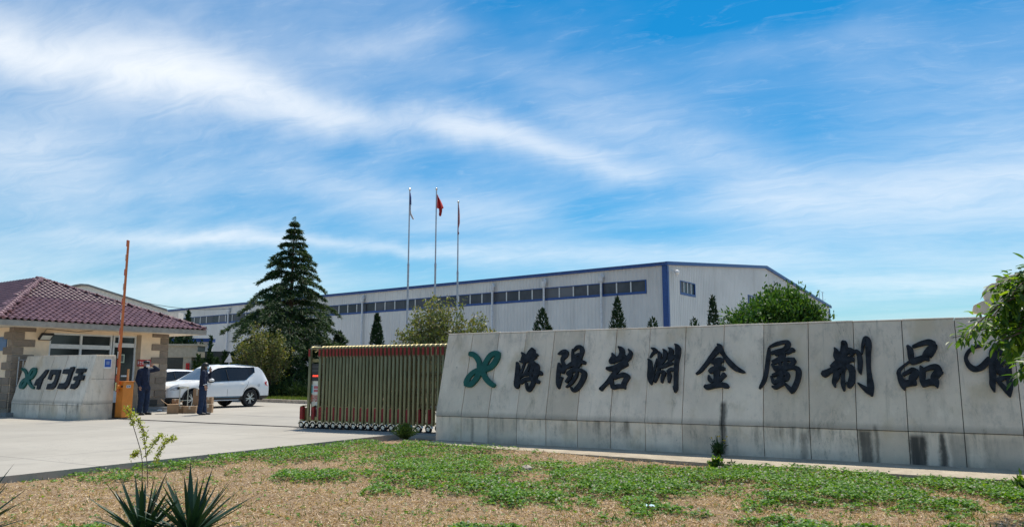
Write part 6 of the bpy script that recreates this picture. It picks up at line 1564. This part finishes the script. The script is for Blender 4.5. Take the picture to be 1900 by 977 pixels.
# ------------------------------------------------------------------ weeds by the wall
def weed(px, py, z, name, label, cat, H, spread, nst, nl, mat, L_, W_, heads=None):
    b = ground_at(px, py, z); r = tree_root(name, label, cat, b); st = MB(); arr = []; hb = MB(); hk = MB(); nh = 0
    B = np.array(b)
    for i in range(nst):
        a = rng.uniform(0, 6.28); q = rng.uniform(.1, 1); e = B + np.array((math.cos(a) * spread * q, math.sin(a) * spread * q, H * rng.uniform(.5, 1)))
        st.tube([B, B + (e - B) * .5 + np.array((0, 0, .04)), e], [.005, .004, .002], 4, cap=False)
        t = rng.uniform(.1, 1 if not heads else .55, nl)[:, None]; C = B + (e - B) * t + rng.normal(0, .02, (nl, 3))
        arr.append(leaf_arrays(C, rng.normal(0, .8, (nl, 3)) + np.array((0, 0, .6)), rand_dirs(nl) + np.array((0, 0, .8)), rng.uniform(.6, 1.3, nl) * L_, rng.uniform(.6, 1.2, nl) * W_))
        if heads and i % 2 == 0: (hb if i % 4 == 0 else hk).sphere(e, .013, 6, 4)
    st.obj('stem', mat, r); leaves_obj('leaves', arr, mat, r, b)
    if heads: hb.obj('flower_head', M_yellow, r); hk.obj('seed_head', M_weed, r)
weed(1332, 846, -.03, 'sow_thistle', 'dark weed with yellow and brown flower heads growing at the foot of the wall', 'weed', .36, .17, 26, 26, M_weed, .08, .02, True)
weed(1327, 874, -.10, 'leafy_weed', 'bright green broad leaved weed on the grass edge below the flowering weed', 'weed', .25, .10, 9, 9, M_bough, .10, .055)
weed(1345, 876, -.10, 'leafy_weed', 'low bushy green weed right of the bright broad leaved one', 'weed', .16, .18, 14, 14, M_weed, .05, .03)
weed(1895, 862, -.03, 'leafy_weed', 'sparse yellowish weed at the wall foot near the right picture edge', 'weed', .30, .14, 7, 7, M_sapling, .06, .02)
weed(1897, 915, -.10, 'leafy_weed', 'pale green leafy weed in the clover at the right picture edge', 'weed', .22, .14, 10, 14, M_bough, .09, .045)
b = ground_at(751, 815, -.02)
tf = tree_root('grass_tuft', 'dense dark green feathery tuft at the corner of the paving by the gate', 'plant', b)
n = 2600; a = rng.uniform(0, 6.28, n); el_ = rng.uniform(.45, 1.57, n); q = rng.uniform(.0, .30, n)
d = np.stack([np.cos(a) * np.cos(el_), np.sin(a) * np.cos(el_), np.sin(el_)], 1)
leaves_obj('blades', [leaf_arrays(np.array(b) + d * q[:, None], d + rng.normal(0, .3, (n, 3)), rand_dirs(n), rng.uniform(.05, .10, n), .012)], M_weed, tf, b)
# rubble at the corner, stone and paper in the grass
for px, py, s, lab in ((800, 813, .12, 'grey broken concrete lump under the right end of the gate'), (783, 812, .07, 'small pale concrete chip by the gate corner'), (978, 870, .09, 'pale half buried stone in the dry grass'), (820, 816, .10, 'dark broken concrete lump at the left foot of the long wall')):
    c = ground_at(px, py, -.09); mb = MB().sphere((0, 0, 0), (s, s * .8, s * .5), 9, 6)
    for v in mb.v: v += Vector((rnd.uniform(-1, 1), rnd.uniform(-1, 1), rnd.uniform(-1, 1))) * s * .16; v += c + UZ * s * .15
    tag(mb.obj('stone', M_kerb), lab, 'stone')
c = ground_at(600, 884, -.09); mb = MB()
V = [(c.x + (i - 3) * .035 + rnd.uniform(-.01, .01), c.y + (j - 1.5) * .05, c.z + .015 + rnd.uniform(0, .03)) for j in range(4) for i in range(7)]
mb.add(V, [(j * 7 + i, j * 7 + i + 1, j * 7 + i + 8, j * 7 + i + 7) for j in range(3) for i in range(6)])
tag(mb.obj('paper_scrap', M_white), 'crumpled white paper scrap lying on the dry grass', 'litter')
c = ground_at(1207, 943, -.09); mb = MB()
V = [(c.x + (i - 2) * .022 + rnd.uniform(-.01, .01), c.y + (j - 1.5) * .03, c.z + .02 + rnd.uniform(0, .03)) for j in range(4) for i in range(5)]
mb.add(V, [(j * 5 + i, j * 5 + i + 1, j * 5 + i + 6, j * 5 + i + 5) for j in range(3) for i in range(4)])
tag(mb.obj('plastic_scrap', M_maskblue), 'small torn pale plastic scrap among clover near the bottom edge', 'litter')

# ------------------------------------------------------------------ overhanging tree at the right
def bough_tree():
    B = Vector((7.6, 8.6, -.12)); r = tree_root('ash_tree', 'leafy tree at the right edge whose boughs hang in front of the long wall', 'tree', B)
    MB().tube([B, B + Vector((-.05, 0, 1.1)), B + Vector((.05, .05, 2.2)), B + Vector((0, 0, 3.0))], [.11, .09, .07, .03], 9).obj('trunk', M_bark, r, smooth=True)
    br = MB(); pts = []
    def P(x, y, Y): return depth_at(x, y - 22, Y)
    twigs = [([(1940, 600), (1890, 612), (1840, 628), (1800, 640), (1768, 648)], 8.3), ([(1940, 560), (1890, 570), (1850, 590), (1815, 620), (1790, 650)], 8.1), ([(1940, 530), (1900, 535), (1860, 545), (1835, 560)], 8.4), ([(1940, 620), (1900, 636), (1866, 650), (1842, 664)], 8.0),
             ([(1940, 640), (1910, 655), (1890, 665), (1870, 672)], 8.2), ([(1940, 585), (1900, 592), (1870, 610), (1850, 640)], 8.5), ([(1940, 515), (1915, 520), (1890, 530), (1868, 548)], 8.3), ([(1940, 700), (1918, 695), (1898, 700), (1888, 722)], 7.6), 
             ([(1945, 550), (1920, 580), (1895, 620), (1880, 655)], 8.25), ([(1945, 570), (1900, 585), (1850, 605), (1812, 632)], 8.35), ([(1945, 610), (1905, 625), (1868, 640), (1845, 655)], 8.15), ([(1945, 535), (1905, 552), (1870, 575), (1840, 612)], 8.2), ([(1945, 600), (1915, 612), (1895, 625), (1885, 640)], 8.45),
             ([(1945, 540), (1915, 548), (1885, 560), (1858, 580)], 8.2), ([(1945, 560), (1912, 575), (1882, 590), (1855, 600)], 8.3), ([(1945, 580), (1915, 598), (1888, 610), (1862, 625)], 8.4), ([(1945, 525), (1918, 535), (1895, 548), (1878, 566)], 8.1), ([(1945, 615), (1920, 630), (1900, 648), (1890, 668)], 8.3)]
    leaves = []
    for tw, Y in twigs:
        q = [P(x, y, Y + .15 * math.sin(i)) for i, (x, y) in enumerate(tw)]
        hub_ = B + Vector((0, 0, 1.6 + .8 * rnd.random()))
        MB().tube([hub_, hub_.lerp(q[0], .6) + UZ * .15] + q, [.03, .02] + [.012 - .009 * i / len(q) for i in range(len(q))], 5, cap=False).obj('branch', M_bark, r)
        for a, c in zip(q, q[1:]):
            for k in range(4):
                p0 = a.lerp(c, k / 4); d = (c - a).normalized()
                for j in range(6):
                    sd = Vector((rnd.uniform(-.55, .45), rnd.uniform(-.6, .6), -rnd.uniform(-.2, .8))).normalized()
                    leaves.append((p0 + sd * rnd.uniform(0, .14) + Vector((0, 0, rnd.uniform(-.02, .06))), (d * .35 + sd).normalized(), rnd.uniform(.08, .145)))
    # leaflets: a pointed blade with a folded midrib
    V = []; m = 6
    for i in range(m):
        t = i / (m - 1); w = .36 * math.sin(math.pi * t ** .8) ** .9 if 0 < t < 1 else 0
        V += [(t, -w / 2, -.10 * t * t + w * .18), (t, 0, -.10 * t * t), (t, w / 2, -.10 * t * t + w * .18)]
    F = []
    for i in range(m - 1): a = i * 3; F += [(a, a + 3, a + 4, a + 1), (a + 1, a + 4, a + 5, a + 2)]
    lm = bpy.data.meshes.new('leaf'); lm.from_pydata(V, [], F); lm.materials.append(M_bough); lm.shade_smooth()
    rnd.shuffle(leaves); VV = []; FF = []
    leaves.sort(key=lambda l: l[0].x)
    for i, (p, d, s) in enumerate(leaves):
        up_ = Vector((rnd.uniform(-.5, .5), rnd.uniform(-.5, .5), 1)); sd = up_.cross(d).normalized(); up_ = d.cross(sd)
        M_ = Matrix((d * s, sd * s, up_ * s)).transposed().to_4x4(); M_.translation = p - B
        if i < 300: o = from_mesh('leaf', lm, r); o.matrix_local = M_
        else:
            k = len(VV); VV += [tuple(M_ @ Vector(v)) for v in V]; FF += [tuple(a + k for a in f) for f in F]
    tag(from_mesh('leaf', np_mesh('leaf_mass', VV, FF, M_bough), r), kind='stuff')
bough_tree()

# ------------------------------------------------------------------ dry grass, clover, clover flowers
EDGE0 = np.array((-12.7, -.2)); ED_ = np.array((10.2, 17.75)); ED_ = ED_ / np.linalg.norm(ED_)
def in_lawn(x, y, pad=.03):
    rel = np.stack([x - EDGE0[0], y - EDGE0[1]], 1); side = ED_[0] * rel[:, 1] - ED_[1] * rel[:, 0]      # >0 on the paving side
    s_ = x * T.x + y * T.y; off = (x - W0.x) * N.x + (y - W0.y) * N.y
    lim = np.interp(s_, [S_OF(a) for a, _ in edge], [d for _, d in edge])
    return (side < -pad) & (off > lim + pad)
def ground_z(x, y): return rise(x, y) - .115 + .018 * np.sin(x * 1.3 + .7) * np.cos(y * .9) + .012 * np.sin(x * 3.1 + y * 2.3)
def vnoise(x, y, f, seed):
    g = np.random.default_rng(seed).random((64, 64)); u, v = x * f + 100, y * f + 100; i, j = np.floor(u).astype(int), np.floor(v).astype(int); a, b = u - i, v - j
    a, b = a * a * (3 - 2 * a), b * b * (3 - 2 * b); G = lambda p, q: g[p % 64, q % 64]
    return (G(i, j) * (1 - a) + G(i + 1, j) * a) * (1 - b) + (G(i, j + 1) * (1 - a) + G(i + 1, j + 1) * a) * b
def scatter(n, y0=6.2, y1=18):
    y = y0 + (y1 - y0) * rng.random(n * 3) ** 1.5; x = (rng.random(n * 3) * 2 - 1) * (.76 * y + .6)
    k = in_lawn(x, y); return x[k][:n], y[k][:n]
def clover_density(x, y):
    a = vnoise(x, y, .75, 11) * .38 + vnoise(x, y, 1.9, 12) * .34 + vnoise(x, y, 4.6, 13) * .28
    s_ = x * T.x + y * T.y; off = (x - W0.x) * N.x + (y - W0.y) * N.y
    g = -.06 + 0 * x
    g += .10 * np.exp(-((off - 1.9) / 1.3) ** 2) * (x > -4) + .26 * np.exp(-((off - 2.1) / 1.35) ** 2) * np.clip((x - 2.2) / 1.5, 0, 1)
    rel = (x - EDGE0[0]) * ED_[1] - (y - EDGE0[1]) * ED_[0]
    g += .20 * np.exp(-(rel / .55) ** 2) * np.clip((x + 7.5) / 3.5, .25, 1) + .16 * np.exp(-(((x + 1.6) / 1.9) ** 2 + ((y - 13.0) / 2.4) ** 2))
    g += .10 * np.exp(-(((x + 2.0) / 1.8) ** 2 + ((y - 11.3) / 1.6) ** 2))
    g -= .18 * np.exp(-(((x + 2.5) / 2.6) ** 2 + ((y - 8.0) / 1.6) ** 2)) + .16 * np.exp(-(((x + 4.6) / 1.6) ** 2 + ((y - 9.0) / 1.6) ** 2))
    return a + g
x, y = scatter(210000)
n = len(x); cl = .5 + .9 * vnoise(x, y, 4.0, 3); keep = rng.random(n) < cl; x, y = x[keep], y[keep]; n = len(x)
C = np.stack([x, y, ground_z(x, y) + rng.uniform(-.004, .012, n)], 1); d = rng.normal(0, 1, (n, 3)); d[:, 2] = np.abs(rng.normal(.12, .30, n))
x2, y2 = scatter(16000); k2 = rng.random(len(x2)) < .25 + .9 * vnoise(x2, y2, 1.1, 21) * (clover_density(x2, y2) > .36); x2, y2 = x2[k2], y2[k2]; n2 = len(x2)
C2 = np.stack([x2, y2, ground_z(x2, y2)], 1); d2 = rng.normal(0, .5, (n2, 3)); d2[:, 2] = 1
tag(leaves_obj('green_grass', [leaf_arrays(C2, d2, rand_dirs(n2), rng.uniform(.03, .09, n2), rng.uniform(.005, .010, n2))], M_grass), kind='stuff')
tag(leaves_obj('dry_grass', [leaf_arrays(C, d, rand_dirs(n) + np.array((0, 0, 1.0)), rng.uniform(.02, .075, n), rng.uniform(.004, .010, n))], M_straw), kind='stuff')
x, y = scatter(150000); de = clover_density(x, y); keep = rng.random(len(x)) < np.clip((de - .455) / .21, 0.012, .9); x, y, de = x[keep], y[keep], de[keep]
n = len(x); hgt = np.clip((de - .46) * .55, .015, .085) * rng.uniform(.5, 1.2, n)
C0 = np.stack([x, y, ground_z(x, y) + hgt], 1); arr = []; a0 = rng.uniform(0, 6.28, n)
for k in range(3):
    a = a0 + k * 2.094; d = np.stack([np.cos(a), np.sin(a), rng.normal(.15, .35, n)], 1)
    nn_ = np.stack([rng.normal(0, .45, n), rng.normal(0, .45, n), np.ones(n)], 1); arr.append(leaf_arrays(C0, d, nn_, rng.uniform(.022, .040, n), rng.uniform(.022, .036, n), .08))
tag(leaves_obj('clover', arr, M_clover), kind='stuff')
print('clover', n)
x, y = scatter(30000); de = clover_density(x, y); keep = rng.random(len(x)) < np.clip((de - .50) * .75, 0, .10); x, y, de = x[keep], y[keep], de[keep]
n = len(x); ico = bmesh.new(); bmesh.ops.create_icosphere(ico, subdivisions=1, radius=1.0); iv = np.array([v.co[:] for v in ico.verts]); it = np.array([[v.index for v in f.verts] for f in ico.faces]); ico.free()
c = np.stack([x, y, ground_z(x, y) + rng.uniform(.05, .13, n)], 1); s = rng.uniform(.010, .017, n)
V = (iv[None] * s[:, None, None] * np.array((1, 1, .85)) + c[:, None]).reshape(-1, 3); Fc = (it[None] + (np.arange(n) * len(iv))[:, None, None]).reshape(-1, 3)
tag(from_mesh('clover_flowers', np_mesh('clover_flowers', V, Fc, M_flower)), kind='stuff')
print('flowers', n)
